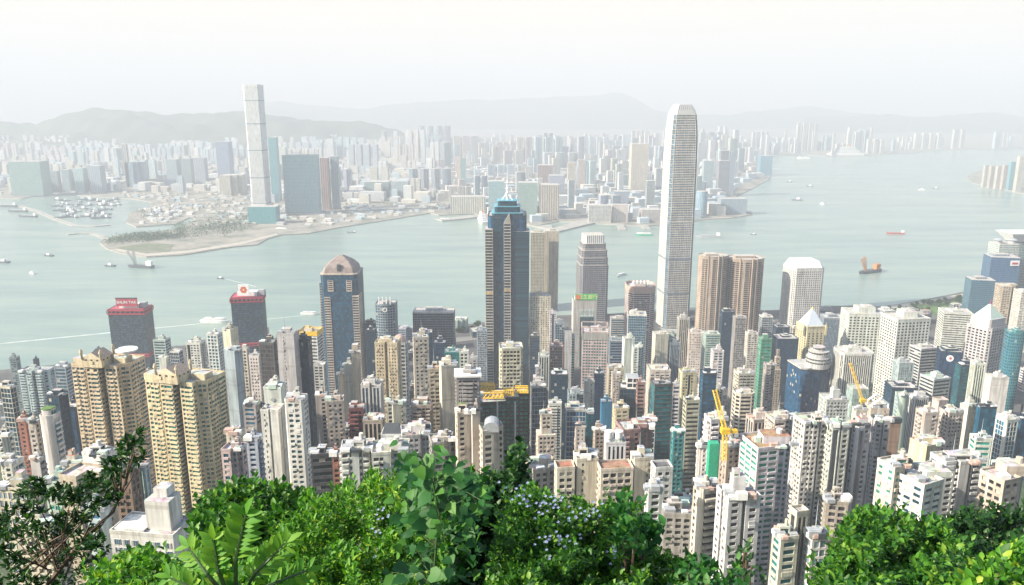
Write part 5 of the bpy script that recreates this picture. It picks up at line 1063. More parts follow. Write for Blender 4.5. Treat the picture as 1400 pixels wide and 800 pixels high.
while nfill < 400 and tries < 170000:
    tries += 1
    if tries == 90000: print('towers', nfill)
    D = fr_.uniform(820, 1600) if tries > 90000 else fr_.choice([fr_.uniform(430, 800), fr_.uniform(700, 1050), fr_.uniform(1000, 1400), fr_.uniform(1350, 1560)], p=[.22, .36, .34, .08])
    xc = fr_.uniform(-15, 1415); env = np.interp(xc, *ENV.T)
    yt = env + (fr_.random() ** 1.3) * 150
    wm = fr_.uniform(9, 19) if tries > 90000 and D < 1300 else fr_.uniform(13, 26) if D < 1200 else fr_.uniform(22, 40); wpx = wm * FOC / D
    pt = at(xc, yt, D); H = pt[2] - ground_z(pt[0], D + 10)
    if tries <= 90000 and nfill >= 240: continue
    if D > 1330 or tries > 90000: H = fr_.uniform(9, 30)

    if H < 9 or H > 125 or yt > 700: continue
    if D > 1330 or tries > 90000:
        z = ground_z(0, D) + H; x_, yt = proj((pt[0], D, z)); 
        xc = float(x_)
        if D + 35 > np.interp(xc, [c[0] for c in COAST], [c[1] for c in cz]): continue
    xl, xr = xc - wpx / 2, xc + wpx / 2
    if any(xl < b[1] + 1 and xr > b[0] - 1 and D < b[4] and yt < b[3] - (3 if tries <= 90000 else 22) for b in HAND): continue
    cx, cy = pt[0], D + wm * .45; r_ = wm * .62
    if any((cx - f[0]) ** 2 + (cy - f[1]) ** 2 < (r_ + f[2]) ** 2 * .78 for f in FOOT): continue
    wl = fr_.choice(['cream', 'white', 'beige', 'pink', 'tan', 'brown', 'grey', 'pale', 'blue', 'navy', 'mint', 'steel', 'rose', 'dark', 'sky', 'lilac'], p=[.10, .20, .04, .03, .02, .03, .08, .09, .08, .16, .02, .06, .01, .06, .01, .01])
    st = fr_.choice(['curtain', 'screen', 'thin', 'ribbon'] if wl in ('navy', 'steel', 'dark') else ['grid', 'dots', 'bal', 'bal2', 'ribbon', 'office', 'slit', 'wide', 'vert', 'slot', 'screen'])
    if D > 900 and st in ('bal', 'bal2'): st = 'ribbon'
    gl = fr_.choice(['navy', 'dark', 'teal', 'smoke', 'blue', 'steel'], p=[.3, .2, .13, .2, .1, .07])
    low = H < 28
    T = tower(xl, xr, yt, 720, D, st, wl, gl, fr_.choice(['grey', 'brown', 'pale', 'cream', 'steel']), 'x', rot=float(fr_.choice([-14, -6, 4, 8, 14])), k=fr_.uniform(.7, 1.1), pl=fr_.choice(['rect', 'rect', 'rect', 'cham', 'step', 'stepl', 'notch', 'ell']), name='low_building' if low else None, cat='low building' if low else None,
              roof=[None, (.34, .33, .32), (.45, .30, .22), (.30, .38, .34), (.62, .60, .57), (.24, .24, .25)][fr_.integers(0, 6)])
    T['root']['label'] = make_label(xl, xr, yt, D, wl, st, T['feats'], T['H'], USED); nfill += 1
print('fill', nfill, tries)

# ================================================================ across the harbour
FP = np.array(fz + [(16800, fz[-1][1] + 1500), (16800, 18800), (-16800, 18800), (-16800, fz[0][1])])
def inside(x, y, P=FP):
    a, b = P, np.roll(P, -1, 0); c = (a[:, 1] > y) != (b[:, 1] > y)
    return bool((c & (x < (b[:, 0] - a[:, 0]) * (y - a[:, 1]) / (b[:, 1] - a[:, 1] + 1e-12) + a[:, 0])).sum() % 2)
FROWS = [  # pale glass tints here stand in for haze and reflected sky
# xl, xr, yt, yb(ground), style, wall, glass, label, options
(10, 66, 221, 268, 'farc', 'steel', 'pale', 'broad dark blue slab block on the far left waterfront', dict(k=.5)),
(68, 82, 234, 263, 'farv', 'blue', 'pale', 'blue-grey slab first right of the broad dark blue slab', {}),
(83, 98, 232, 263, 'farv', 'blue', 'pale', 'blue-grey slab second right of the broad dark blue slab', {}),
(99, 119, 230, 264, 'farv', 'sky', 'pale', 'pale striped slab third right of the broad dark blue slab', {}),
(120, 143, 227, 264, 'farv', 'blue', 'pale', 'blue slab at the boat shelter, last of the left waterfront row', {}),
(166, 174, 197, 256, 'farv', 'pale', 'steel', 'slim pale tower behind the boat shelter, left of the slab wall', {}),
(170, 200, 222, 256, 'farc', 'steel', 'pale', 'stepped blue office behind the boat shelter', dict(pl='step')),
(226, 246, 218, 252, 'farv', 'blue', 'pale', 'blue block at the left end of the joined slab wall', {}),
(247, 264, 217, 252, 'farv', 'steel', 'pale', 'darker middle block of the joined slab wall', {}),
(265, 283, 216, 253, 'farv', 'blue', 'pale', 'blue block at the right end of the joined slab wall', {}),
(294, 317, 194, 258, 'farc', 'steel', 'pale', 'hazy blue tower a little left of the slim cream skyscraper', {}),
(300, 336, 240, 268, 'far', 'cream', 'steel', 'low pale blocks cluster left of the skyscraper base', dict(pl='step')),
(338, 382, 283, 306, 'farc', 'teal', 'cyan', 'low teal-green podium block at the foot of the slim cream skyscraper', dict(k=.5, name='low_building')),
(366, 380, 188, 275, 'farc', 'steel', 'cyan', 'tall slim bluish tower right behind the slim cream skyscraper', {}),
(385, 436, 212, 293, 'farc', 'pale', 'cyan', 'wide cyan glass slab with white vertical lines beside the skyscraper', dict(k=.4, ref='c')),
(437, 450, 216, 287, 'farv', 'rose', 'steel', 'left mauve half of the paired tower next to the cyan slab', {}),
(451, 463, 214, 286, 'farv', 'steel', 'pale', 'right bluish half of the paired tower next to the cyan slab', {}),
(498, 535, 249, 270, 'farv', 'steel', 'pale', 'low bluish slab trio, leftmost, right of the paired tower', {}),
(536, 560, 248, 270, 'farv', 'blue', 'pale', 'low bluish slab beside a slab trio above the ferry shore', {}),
(624, 630, 215, 266, 'blank', 'pink', 'steel', 'tan slab painted as the lit side of the lone tower above the ferry pier', {}),  # lone tower's lit and shaded sides are put into two wall colours
(630, 637, 216, 266, 'farc', 'steel', 'pale', 'blue half painted as the shaded side of the lone tower above the ferry pier', {}),
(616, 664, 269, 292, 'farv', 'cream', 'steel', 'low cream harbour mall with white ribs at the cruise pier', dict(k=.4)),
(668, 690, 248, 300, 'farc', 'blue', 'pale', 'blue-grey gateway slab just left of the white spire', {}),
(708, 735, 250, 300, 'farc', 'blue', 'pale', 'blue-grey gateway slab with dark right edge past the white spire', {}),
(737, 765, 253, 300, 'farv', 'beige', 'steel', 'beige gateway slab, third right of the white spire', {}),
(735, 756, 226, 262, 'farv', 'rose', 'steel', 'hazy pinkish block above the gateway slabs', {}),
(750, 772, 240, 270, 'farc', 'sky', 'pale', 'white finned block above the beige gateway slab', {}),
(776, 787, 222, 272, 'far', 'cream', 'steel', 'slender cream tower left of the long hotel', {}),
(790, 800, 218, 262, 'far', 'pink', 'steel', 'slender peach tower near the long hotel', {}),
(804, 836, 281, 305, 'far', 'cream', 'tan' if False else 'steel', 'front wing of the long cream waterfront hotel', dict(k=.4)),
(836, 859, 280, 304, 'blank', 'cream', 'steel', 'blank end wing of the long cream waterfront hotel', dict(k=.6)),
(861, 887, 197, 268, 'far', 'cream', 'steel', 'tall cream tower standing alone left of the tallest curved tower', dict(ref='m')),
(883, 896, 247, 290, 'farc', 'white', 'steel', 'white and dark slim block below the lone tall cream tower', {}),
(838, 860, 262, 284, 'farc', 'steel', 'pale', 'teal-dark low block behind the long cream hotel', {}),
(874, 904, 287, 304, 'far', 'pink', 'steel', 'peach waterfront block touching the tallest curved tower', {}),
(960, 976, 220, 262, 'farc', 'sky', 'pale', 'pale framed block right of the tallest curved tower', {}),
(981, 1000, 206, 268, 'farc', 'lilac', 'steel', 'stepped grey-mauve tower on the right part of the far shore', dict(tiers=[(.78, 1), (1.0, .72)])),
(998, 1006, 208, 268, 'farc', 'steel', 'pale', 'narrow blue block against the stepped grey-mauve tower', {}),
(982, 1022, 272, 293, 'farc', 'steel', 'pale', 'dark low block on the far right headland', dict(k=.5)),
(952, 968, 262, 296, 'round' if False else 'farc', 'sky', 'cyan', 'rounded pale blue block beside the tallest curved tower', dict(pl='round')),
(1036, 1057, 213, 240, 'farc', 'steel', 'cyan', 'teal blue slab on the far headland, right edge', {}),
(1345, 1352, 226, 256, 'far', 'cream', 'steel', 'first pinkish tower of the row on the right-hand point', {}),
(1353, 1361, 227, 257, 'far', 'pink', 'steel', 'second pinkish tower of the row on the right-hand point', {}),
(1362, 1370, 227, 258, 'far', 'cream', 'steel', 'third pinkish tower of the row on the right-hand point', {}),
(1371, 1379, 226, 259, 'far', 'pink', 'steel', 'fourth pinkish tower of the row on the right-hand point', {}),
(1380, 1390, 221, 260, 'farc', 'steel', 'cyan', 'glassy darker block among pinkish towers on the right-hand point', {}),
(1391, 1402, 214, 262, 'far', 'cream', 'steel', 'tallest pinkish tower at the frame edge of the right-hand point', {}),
]
FFOOT = []
def far_tower(xl, xr, yt, D, st, wl, gl, lb, group=None, **kw):
    kw.pop('ref', None)
    T = tower(xl, xr, yt, yt + 20, D, st, wl, gl, 'grey', lb, top=kw.pop('top', 'none'), name=kw.pop('name', 'distant_tower'), cat='distant tower', z_floor=2.6, group=group, **kw)
    b = T['b']; FFOOT.append((b[0], b[1], (np.ptp(T['P'][:, 0]) + np.ptp(T['P'][:, 1])) / 4)); return T
for xl, xr, yt, yb, st, wl, gl, lb, kw in FROWS:
    far_tower(xl, xr, yt, float(onz((xl + xr) / 2, yb, 3)[1]), st, wl, gl, lb, **dict(kw))
FWALL = ['cream', 'white', 'pink', 'pale', 'blue', 'white', 'cream', 'sky']
kr = np.random.default_rng(5)
def skyline(x):     # the highest row the far blocks reach, from the photograph
    return np.interp(x, [-40, 60, 130, 200, 240, 300, 340, 380, 430, 500, 560, 620, 700, 760, 830, 900, 960, 1030, 1060, 1110, 1170, 1200, 1240, 1290, 1320, 1360, 1400, 1440], [205, 205, 198, 205, 196, 190, 200, 200, 182, 185, 168, 180, 180, 178, 172, 178, 172, 170, 168, 160, 164, 172, 170, 168, 172, 170, 174, 174])
cands = []
tries = 0
while len(cands) < 1250 and tries < 90000:
    tries += 1
    x = kr.uniform(-30, 1430); D = 2850 + (kr.random() ** .8) * 5600
    if 1060 < x and D < 6900: continue
    p = at(x, 260, D)
    wm = kr.uniform(20, 52) * (1 if D < 5000 else 1.35)
    if not all(inside(p[0] + a, D + b) for a, b in ((-50, -60), (50, -60), (0, 60))): continue
    gy = proj((p[0], D, 3))[1]
    if x < 350 and D < 3900 and gy > 262: continue       # the open reclaimed point and boat shelter
    if x < 640 and gy > 278: continue
    hi = skyline(x); yt = gy - kr.uniform(8, 20) - (kr.random() ** 1.7) * max(0, gy - 20 - hi) * (1.0 if D > 3500 else .8)
    H = at(x, yt, D)[2]
    if H < 12 or H > (270 if D > 5200 else 150): continue
    cy = D + wm * .4
    if any((p[0] - f[0]) ** 2 + (cy - f[1]) ** 2 < (wm * .5 + f[2]) ** 2 for f in FFOOT): continue
    FFOOT.append((p[0], cy, wm * .55)); wl_, st_k = int(kr.integers(0, 8)), int(kr.integers(0, 4)); cands.append((wm * (proj((p[0], D, 3))[1] - yt) / D, x, yt, D, wm, wl_, st_k))
    if H > 45 and kr.random() < .45:                  # estates: the same block again beside it
        for n_ in range(1, int(kr.integers(2, 5))):
            x2 = x + n_ * wm * 1.2 * FOC / D; p2 = at(x2, 260, D)
            if not inside(p2[0] + 50, D - 60) or any((p2[0] - f[0]) ** 2 + (cy - f[1]) ** 2 < (wm * .45 + f[2]) ** 2 for f in FFOOT[:-1]): break
            FFOOT.append((p2[0], cy, wm * .55)); cands.append((cands[-1][0], x2, yt, D, wm, wl_, st_k))
tries = 0; low_ = []
while len(low_) < 1700 and tries < 120000:          # the low, joined fabric between the towers
    tries += 1; x = kr.uniform(-30, 1062); D = 2850 + (kr.random() ** 1.3) * 3600; p = at(x, 260, D); gy = proj((p[0], D, 3))[1]
    yard = (gy > 262 and x < 350) or (x < 640 and gy > 278)
    if not all(inside(p[0] + a, D + b) for a, b in ((-35, -30), (35, -30), (0, 70))): continue
    if yard and kr.random() < .15: continue
    wm = kr.uniform(12, 34) if yard else kr.uniform(35, 85); H = kr.uniform(4, 11) if yard else kr.uniform(12, 42)
    if any((p[0] - f[0]) ** 2 + (D + wm * .4 - f[1]) ** 2 < (wm * .38 + f[2] * .85) ** 2 for f in FFOOT): continue
    FFOOT.append((p[0], D + wm * .4, wm * .45)); low_.append((0, x, proj((p[0], D, 3 + H))[1], D, wm, int(kr.integers(0, 8)), 0))
cands.sort(reverse=True)
print('far', len(cands))
FNEAR = 150
FREF = [(10, 66, 'the broad dark blue slab'), (68, 143, 'the left waterfront row'), (170, 200, 'the stepped blue office'), (226, 283, 'the joined slab wall'), (294, 317, 'the hazy blue tower left of the skyscraper'), (332, 360, 'the slim cream skyscraper'), (385, 436, 'the cyan glass slab'), (437, 463, 'the mauve and blue pair'), (498, 560, 'the low slab trio'), (622, 638, 'the lone tan and blue tower'), (668, 690, 'the gateway slab left of the spire'), (708, 735, 'the gateway slab right of the spire'), (737, 765, 'the beige gateway slab'), (804, 859, 'the long cream hotel'), (861, 887, 'the lone tall cream tower'), (905, 952, 'the tallest curved tower'), (981, 1000, 'the stepped grey-mauve tower'), (1036, 1057, 'the teal headland slab'), (1128, 1180, 'the long white cruise ship'), (1340, 1402, 'the pinkish row on the point')]
def far_label(x, yt, D, wl, sk, pl_, wm):
    gy = float(proj((0, D, 3))[1]); hgt = gy - yt
    form = 'tiny' if hgt < 14 else 'short' if hgt < 26 else 'tall' if hgt < 48 else 'very tall'
    shp = {'rect': 'slab', 'cham': 'tower', 'step': 'stepped tower', 'notch': 'twin-ribbed tower'}[pl_]
    skin = ['pale-windowed', 'vertically striped', 'glassy', 'window-dotted'][sk]
    dep = 'near the shore' if D < 3500 else 'mid-distance' if D < 4800 else 'deep in the haze'
    for r in sorted(FREF, key=lambda r: abs((r[0] + r[1]) / 2 - x))[:5]:
        rel = 'behind' if r[0] - 4 < x < r[1] + 4 else 'left of' if x < r[0] else 'right of'
        for s in (f'{form} {skin} {WN[wl]} {shp} {rel} {r[2]}', f'{form} {skin} {WN[wl]} {shp} {dep}, {rel} {r[2]}'):
            if s not in USED and len(s.split()) <= 16: USED.add(s); return s
    return None
for q, (sz, x, yt, D, wm, wi, sk) in enumerate(cands[:FNEAR]):
    wpx = wm * FOC / D; wl = FWALL[wi]; 
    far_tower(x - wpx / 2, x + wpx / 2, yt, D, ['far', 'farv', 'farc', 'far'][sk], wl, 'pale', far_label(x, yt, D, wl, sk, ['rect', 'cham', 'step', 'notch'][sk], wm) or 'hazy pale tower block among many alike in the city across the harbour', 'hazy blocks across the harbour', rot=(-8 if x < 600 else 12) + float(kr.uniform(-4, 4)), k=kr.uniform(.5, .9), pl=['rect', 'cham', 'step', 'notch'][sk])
MW = [simple('far_wall_' + n_, COL[n_], .85, var=.12, sc=.02) for n_ in FWALL]; MG = simple('far_glass', (.20, .28, .33), .3)  # far glass lightened, haze and sky reflection put into its colour
A = Acc()
for sz, x, yt, D, wm, wi, sk in cands[FNEAR:] + low_:
    wpx = wm * FOC / D; P, z, _ = place_poly(plan(['rect', 'cham', 'notch', 'rect'][sk], kr.uniform(.5, .9)), (-8 if x < 600 else 12) + float(kr.uniform(-4, 4)), x - wpx / 2, x + wpx / 2, yt, D)
    B = facade(P, 2.6, z, STY[['far', 'farv', 'far', 'farv'][sk]], P.mean(0))
    f = lambda m_: np.where(np.asarray(m_) == 1, 8, wi)
    A.q += B.q; A.m += [f(m_) for m_ in B.m]; A.v += B.v; A.n += [(P_, wi) for P_, m_ in B.n]
o = A.build('far_city', MW + [MG]); tag(o, 'dense mass of tiny hazy buildings filling the land below the hills', 'city', kind='stuff')

# ================================================================ boats
def hull(L, Wd, Hh, bow=.3):
    y = np.linspace(-L / 2, L / 2, 9); w_ = Wd / 2 * np.minimum(1, ((L / 2 - y) / (L * bow)) ** .6); w_ = np.maximum(w_, .05)
    return np.r_[np.c_[w_, y], np.c_[-w_[::-1], y[::-1]]], Hh
def boat(px, py, Lm, kind, label, heading=70, group=None, colour_=None):
    p = onz(px, py, 0); root = empty(dict(ferry='ferry', barge='barge', small='small_boat', crane='crane_barge', ship='cruise_ship', tug='tugboat', junk='sand_barge')[kind], (p[0], p[1], 0), label, 'ship' if kind == 'ship' else 'boat', group)
    root.rotation_euler = (0, 0, R(heading))
    Wd = Lm * (.30 if kind in ('small', 'tug') else .22 if kind in ('ferry', 'crane', 'junk') else .16); Hh = Lm * (.09 if kind not in ('ship',) else .07)
    P, _ = hull(Lm, Wd, Hh); A = Acc(); A.prism(P * .86, -.5, 0, 0, False, Q=P * .92); A.prism(P * .92, 0, Hh, 0, True, Q=P)
    A.build('hull', colour_ or (M_WHITE if kind in ('ferry', 'ship') else M_HULL), root)
    if kind in ('ferry', 'ship'):
        n_ = 2 if kind == 'ferry' else 5
        for i in range(n_):
            A = Acc(); Pi = P * ((.80 - .07 * i), (.82 - .09 * i)); z0 = Hh + .02 + i * Lm * .035; A.prism(Pi, z0, z0 + Lm * .017, 0, False); A.prism(Pi * .985, z0 + Lm * .017, z0 + Lm * .026, 1, False); A.prism(Pi, z0 + Lm * .026, z0 + Lm * .034, 0, True); A.build('deck', [M_WHITE, M_DARK], root)
        zt = Hh + n_ * Lm * .035; A = Acc(); A.prism(rect(Wd * .25, Lm * .06, 0, -Lm * .1), zt, zt + Lm * .06, 0); A.build('funnel', M_GREY if kind == 'ferry' else M_ORANGE, root)
    elif kind in ('small', 'tug'):
        A = Acc(); A.prism(rect(Wd * .6, Lm * .3, 0, -Lm * .05), Hh + .01, Hh + Lm * .16, 0); A.build('wheelhouse', M_WHITE, root)
        A = Acc(); A.tube([(0, -Lm * .1, Hh), (0, -Lm * .1, Hh + Lm * .4)], Lm * .012, 0, 4); A.build('mast', M_GREY, root)
    elif kind == 'barge':
        A = Acc(); A.prism(rect(Wd * .7, Lm * .12, 0, -Lm * .4), Hh + .01, Hh + Lm * .12, 0); A.build('wheelhouse', M_WHITE, root)
        A = Acc(); A.prism(rect(Wd * .75, Lm * .6, 0, 0), Hh + .01, Hh + Lm * .03, 0); A.build('cargo_hatch', M_GREY, root)
    if kind in ('crane', 'junk'):
        A = Acc(); A.prism(rect(Wd * .6, Lm * .2, 0, -Lm * .36), Hh + .01, Hh + Lm * .16, 0); A.build('deckhouse', M_ORANGE if kind == 'junk' else M_WHITE, root)
        A = Acc(); t_ = Lm * (.55 if kind == 'crane' else .45); bar_lattice(A, (0, Lm * .18, Hh), (0, Lm * (.30 if kind == 'junk' else .22), Hh + t_), Lm * .03, 6, Lm * .008); bar_lattice(A, (0, Lm * .18, Hh), (0, Lm * .44, Hh + t_ * .9), Lm * .02, 6, Lm * .006); A.build('crane_boom', M_ORANGE if kind == 'junk' else M_GREY, root)
    return root
def wake(name, pts, wpx_, label):
    P = np.array([onz(x, y, 0)[:2] for x, y in pts]); d = np.gradient(P, axis=0); d /= np.linalg.norm(d, axis=1)[:, None]; n = np.c_[-d[:, 1], d[:, 0]]
    w_ = np.array(wpx_)[:, None] / 2; A = Acc(); a = np.c_[P + n * w_, np.full(len(P), .12)]; b = np.c_[P - n * w_, np.full(len(P), .12)]
    A.quads(np.stack([a[:-1], b[:-1], b[1:], a[1:]], 1), 0, .5); tag(A.build(name, M_FOAM), label, 'wake', kind='stuff')
boat(192, 366, 78, 'crane', 'grey crane barge with a tall lattice mast off the green point', 80)
boat(150, 364, 34, 'small', 'small dark boat just left of the grey crane barge', 80)
boat(66, 350, 34, 'small', 'small dark boat with white cabin out on the left water', 75)
boat(44, 374, 26, 'small', 'small white boat with a splash on the left water', 60, colour_=M_WHITE)
boat(4, 359, 40, 'small', 'low boat cut off by the left frame edge', 80)
boat(302, 381, 22, 'tug', 'tiny blue-dark boat with a short wake left of the red-banded tower', 250)
boat(295, 441, 62, 'ferry', 'white catamaran ferry drawing the longest white wake', 265)
boat(424, 430, 40, 'ferry', 'small white ferry with a faint wake, left of the pyramid tower', 268)
boat(385, 314, 46, 'ferry', 'pale ferry moored along the shore under the cyan slab', 80)
boat(480, 318, 34, 'barge', 'small dark barge in mid-channel below the paired tower', 80)
boat(608, 301, 48, 'ferry', 'blue and white ferry by the grey ferry pier', 70, colour_=simple('blue_hull', (.10, .25, .5), .5))
boat(659, 303, 150, 'ship', 'white cruise ship moored left of the dark spired tower', 12)
boat(849, 377, 40, 'ferry', 'white sightseeing boat alone between the two finned towers', 140)
boat(880, 322, 62, 'ferry', 'green and white double-ended ferry near the ferry piers', 85, 'g', M_NET)
boat(968, 325, 82, 'barge', 'long dark barge right of the tallest curved tower', 85, colour_=M_GREY)
boat(1030, 321, 22, 'tug', 'tiny tug following at right of the long dark barge', 80)
boat(1188, 373, 84, 'junk', 'orange and dark sand barge with a raised boom in open water', 120)
boat(1224, 320, 62, 'barge', 'red-hulled vessel in the right part of the harbour', 85, colour_=M_HULLRED)
boat(1090, 274, 50, 'tug', 'blue-dark tug with a tall mast on the far right water', 70)
boat(1107, 255, 40, 'tug', 'small boat with slim mast above the blue-dark tug', 60)
boat(1079, 249, 36, 'small', 'small dark boat near the far teal slab headland', 80)
boat(1124, 279, 30, 'small', 'white small boat right of the blue-dark tug', 30, colour_=M_WHITE)
boat(1260, 260, 36, 'small', 'pale little boat near the right-hand point, left one of two', 80, colour_=M_WHITE)
boat(1279, 258, 36, 'tug', 'dark little boat near the right-hand point, right one of two', 60)
boat(1098, 217, 110, 'ferry', 'white passenger ship far off beside the runway', 80)
boat(1155, 213, 330, 'ship', 'long white cruise ship berthed at the distant terminal', 88)
boat(24, 290, 90, 'barge', 'long dark barge, upper one of the pair at far left', 82)
boat(38, 297, 84, 'barge', 'long dark barge, lower one of the pair at far left', 80)
boat(10, 283, 90, 'barge', 'faint barge near the far-left shore', 84)
wake('wake', [(292, 441), (240, 446), (180, 452), (100, 460), (0, 470)], [3, 6, 7, 8, 7], 'long pale wake trailing left from the white catamaran ferry')
wake('wake', [(421, 430.5), (390, 434), (350, 438)], [2, 4, 4], 'faint short wake behind the small white ferry')
wake('wake', [(303, 380), (330, 387), (350, 392)], [2, 4, 4], 'thin wake behind the tiny dark boat')
br = np.random.default_rng(3); proto = None
for i in range(95):
    if i < 60: u, v = br.random(2); x = 78 + u * 92; y = 272 + v * 30 - u * 4
    else: u, v = br.random(2); x = 196 + u * 54; y = 284 + v * 14
    if proto is None:
        boat(x, y, 40, 'small', 'moored work boat crowded in the boat shelter behind the breakwater', 60, 'work boats in the boat shelter'); proto = [o for o in C.objects if o.name.startswith('small_boat')][-1]
    else: dup(proto, onz(x, y, 0), rotz=R(float(br.uniform(20, 140))), scale=float(br.uniform(.7, 1.5)))
for o in list(C.objects):
    if '_h' in o.keys(): del o['_h']
    if o.get('group') == 'g': del o['group']
# ================================================================ the shrubs and trees just below the lookout
def leaf_mat(name, stops, gloss=.35):
    m = bpy.data.materials.new(name); m.use_nodes = True; t = m.node_tree; b = t.nodes['Principled BSDF']; out = t.nodes['Material Output']
    v = geoattr(t, 'var').outputs['Fac']; c = ramp(t, v, stops)
    t.links.new(c, b.inputs['Base Color']); b.inputs['Roughness'].default_value = gloss + .12; b.inputs['Specular IOR Level'].default_value = .28
    tr = N(t, 'ShaderNodeBsdfTranslucent'); t.links.new(mul(t, c, (1.5, 1.7, .6)), tr.inputs['Color'])
    mx = N(t, 'ShaderNodeMixShader'); mx.inputs[0].default_value = .28
    t.links.new(b.outputs[0], mx.inputs[1]); t.links.new(tr.outputs[0], mx.inputs[2]); t.links.new(mx.outputs[0], out.inputs[0])
    return m
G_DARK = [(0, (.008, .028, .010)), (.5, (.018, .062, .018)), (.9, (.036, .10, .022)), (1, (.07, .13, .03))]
G_MID = [(0, (.012, .050, .012)), (.5, (.042, .145, .018)), (.85, (.085, .22, .02)), (1, (.16, .27, .03))]
G_LITE = [(0, (.020, .085, .012)), (.5, (.064, .20, .016)), (.88, (.12, .28, .02)), (1, (.28, .36, .04))]
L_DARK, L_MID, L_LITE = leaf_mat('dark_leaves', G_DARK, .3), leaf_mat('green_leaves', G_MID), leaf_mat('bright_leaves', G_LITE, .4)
L_FROND, L_BROAD = leaf_mat('frond_leaves', [(0, (.035, .13, .012)), (.6, (.07, .21, .018)), (1, (.14, .28, .02))], .5), leaf_mat('broad_leaves', [(0, (.010, .055, .016)), (.6, (.030, .125, .026)), (1, (.08, .20, .03))], .42)
M_BLOOM = simple('pale_blue_petals', (.36, .42, .66), .6, var=.1)
M_STEM = simple('green_stem', (.035, .075, .02), .6, sc=6)
def tmpl(w, fold=.10, curl=.14, wide=.38):
    v = np.array([(0, 0, 0), (wide, -w, fold), (wide, 0, 0), (wide, w, fold), (.72, -w * .72, fold * .6 - curl * .4), (.72, 0, -curl * .4), (.72, w * .72, fold * .6 - curl * .4), (1, 0, -curl)])
    f = [(0, 1, 2), (0, 2, 3), (1, 4, 5, 2), (2, 5, 6, 3), (4, 7, 5), (5, 7, 6)]; return v, f
HEART = (np.array([(-.08, -.30, .02), (-.08, .30, .02), (0, 0, 0), (.28, -.46, .06), (.30, 0, -.02), (.28, .46, .06), (.68, -.28, .0), (.68, 0, -.05), (.68, .28, .0), (1, 0, -.14)]),
         [(2, 0, 3, 4), (2, 4, 5, 1), (3, 6, 7, 4), (4, 7, 8, 5), (6, 9, 7), (7, 9, 8)])
def leaves(name, pos, dirs, size, tm, mat, parent, up=None, rg=None, var=None):
    """one mesh of many leaves: each a folded blade at POS pointing along DIRS"""
    rg = rg or rng; n = len(pos); v, f = tm
    d = dirs / (np.linalg.norm(dirs, axis=1)[:, None] + 1e-9)
    u = np.tile((0., 0., 1.), (n, 1)) + rg.normal(0, .45, (n, 3)) if up is None else up
    s = np.cross(u, d); s /= np.linalg.norm(s, axis=1)[:, None] + 1e-9; nn = np.cross(d, s)
    sz = np.broadcast_to(size, (n,))[:, None, None]
    co = pos[:, None] + sz * (v[None, :, :1] * d[:, None] + v[None, :, 1:2] * s[:, None] + v[None, :, 2:] * nn[:, None])
    k = len(v); tot1 = np.array([len(x) for x in f]); lp = np.concatenate([np.array(x) for x in f])
    vi = (np.arange(n)[:, None] * k + lp[None]).ravel(); tot = np.tile(tot1, n)
    me = bpy.data.meshes.new(name); me.vertices.add(n * k); me.vertices.foreach_set('co', co.astype(np.float32).ravel())
    me.loops.add(len(vi)); me.loops.foreach_set('vertex_index', vi.astype(np.int32)); me.polygons.add(len(tot))
    st = np.zeros(len(tot), np.int32); st[1:] = np.cumsum(tot)[:-1]
    me.polygons.foreach_set('loop_start', st); me.polygons.foreach_set('loop_total', tot.astype(np.int32)); me.polygons.foreach_set('use_smooth', np.ones(len(tot), bool))
    vv = rg.random(n) if var is None else var
    me.attributes.new('var', 'FLOAT', 'FACE').data.foreach_set('value', np.repeat(vv, len(f)).astype(np.float32)); me.update(calc_edges=True)
    me.materials.append(mat); o = bpy.data.objects.new(name, me); C.objects.link(o); o.parent = parent
    return o
def sprigs(P, axis, nl, ls, length, rg, whorl=False):
    """leaf positions and directions along short shoots starting at P"""
    pos, dr = [], []
    ax = axis / (np.linalg.norm(axis, axis=1)[:, None] + 1e-9)
    s = np.cross(ax, rg.normal(0, 1, ax.shape)); s /= np.linalg.norm(s, axis=1)[:, None]; t = np.cross(ax, s)
    for i in range(nl):
        h = (i + .5) / nl; a = i * 2.4 + rg.random(len(P)) * .6
        out = np.cos(a)[:, None] * s + np.sin(a)[:, None] * t
        pos.append(P + ax * length * (.75 + .25 * h if whorl else h)); dr.append(out * (1.1 - .6 * h) + ax * (.35 + .6 * h) + (0, 0, .1))
    return np.concatenate(pos), np.concatenate(dr)
def inpoly(x, y, P):
    a = np.asarray(P, float); b = np.roll(a, -1, 0); r = np.zeros(len(x), bool)
    for (x0, y0), (x1, y1) in zip(a, b):
        c = (y0 > y) != (y1 > y); r ^= c & (x < (x1 - x0) * (y - y0) / (y1 - y0 + 1e-9) + x0)
    return r
def root_of(px, D): p = at(px, 800, D); return np.array((p[0], D, ground_z(p[0], D) - .15))
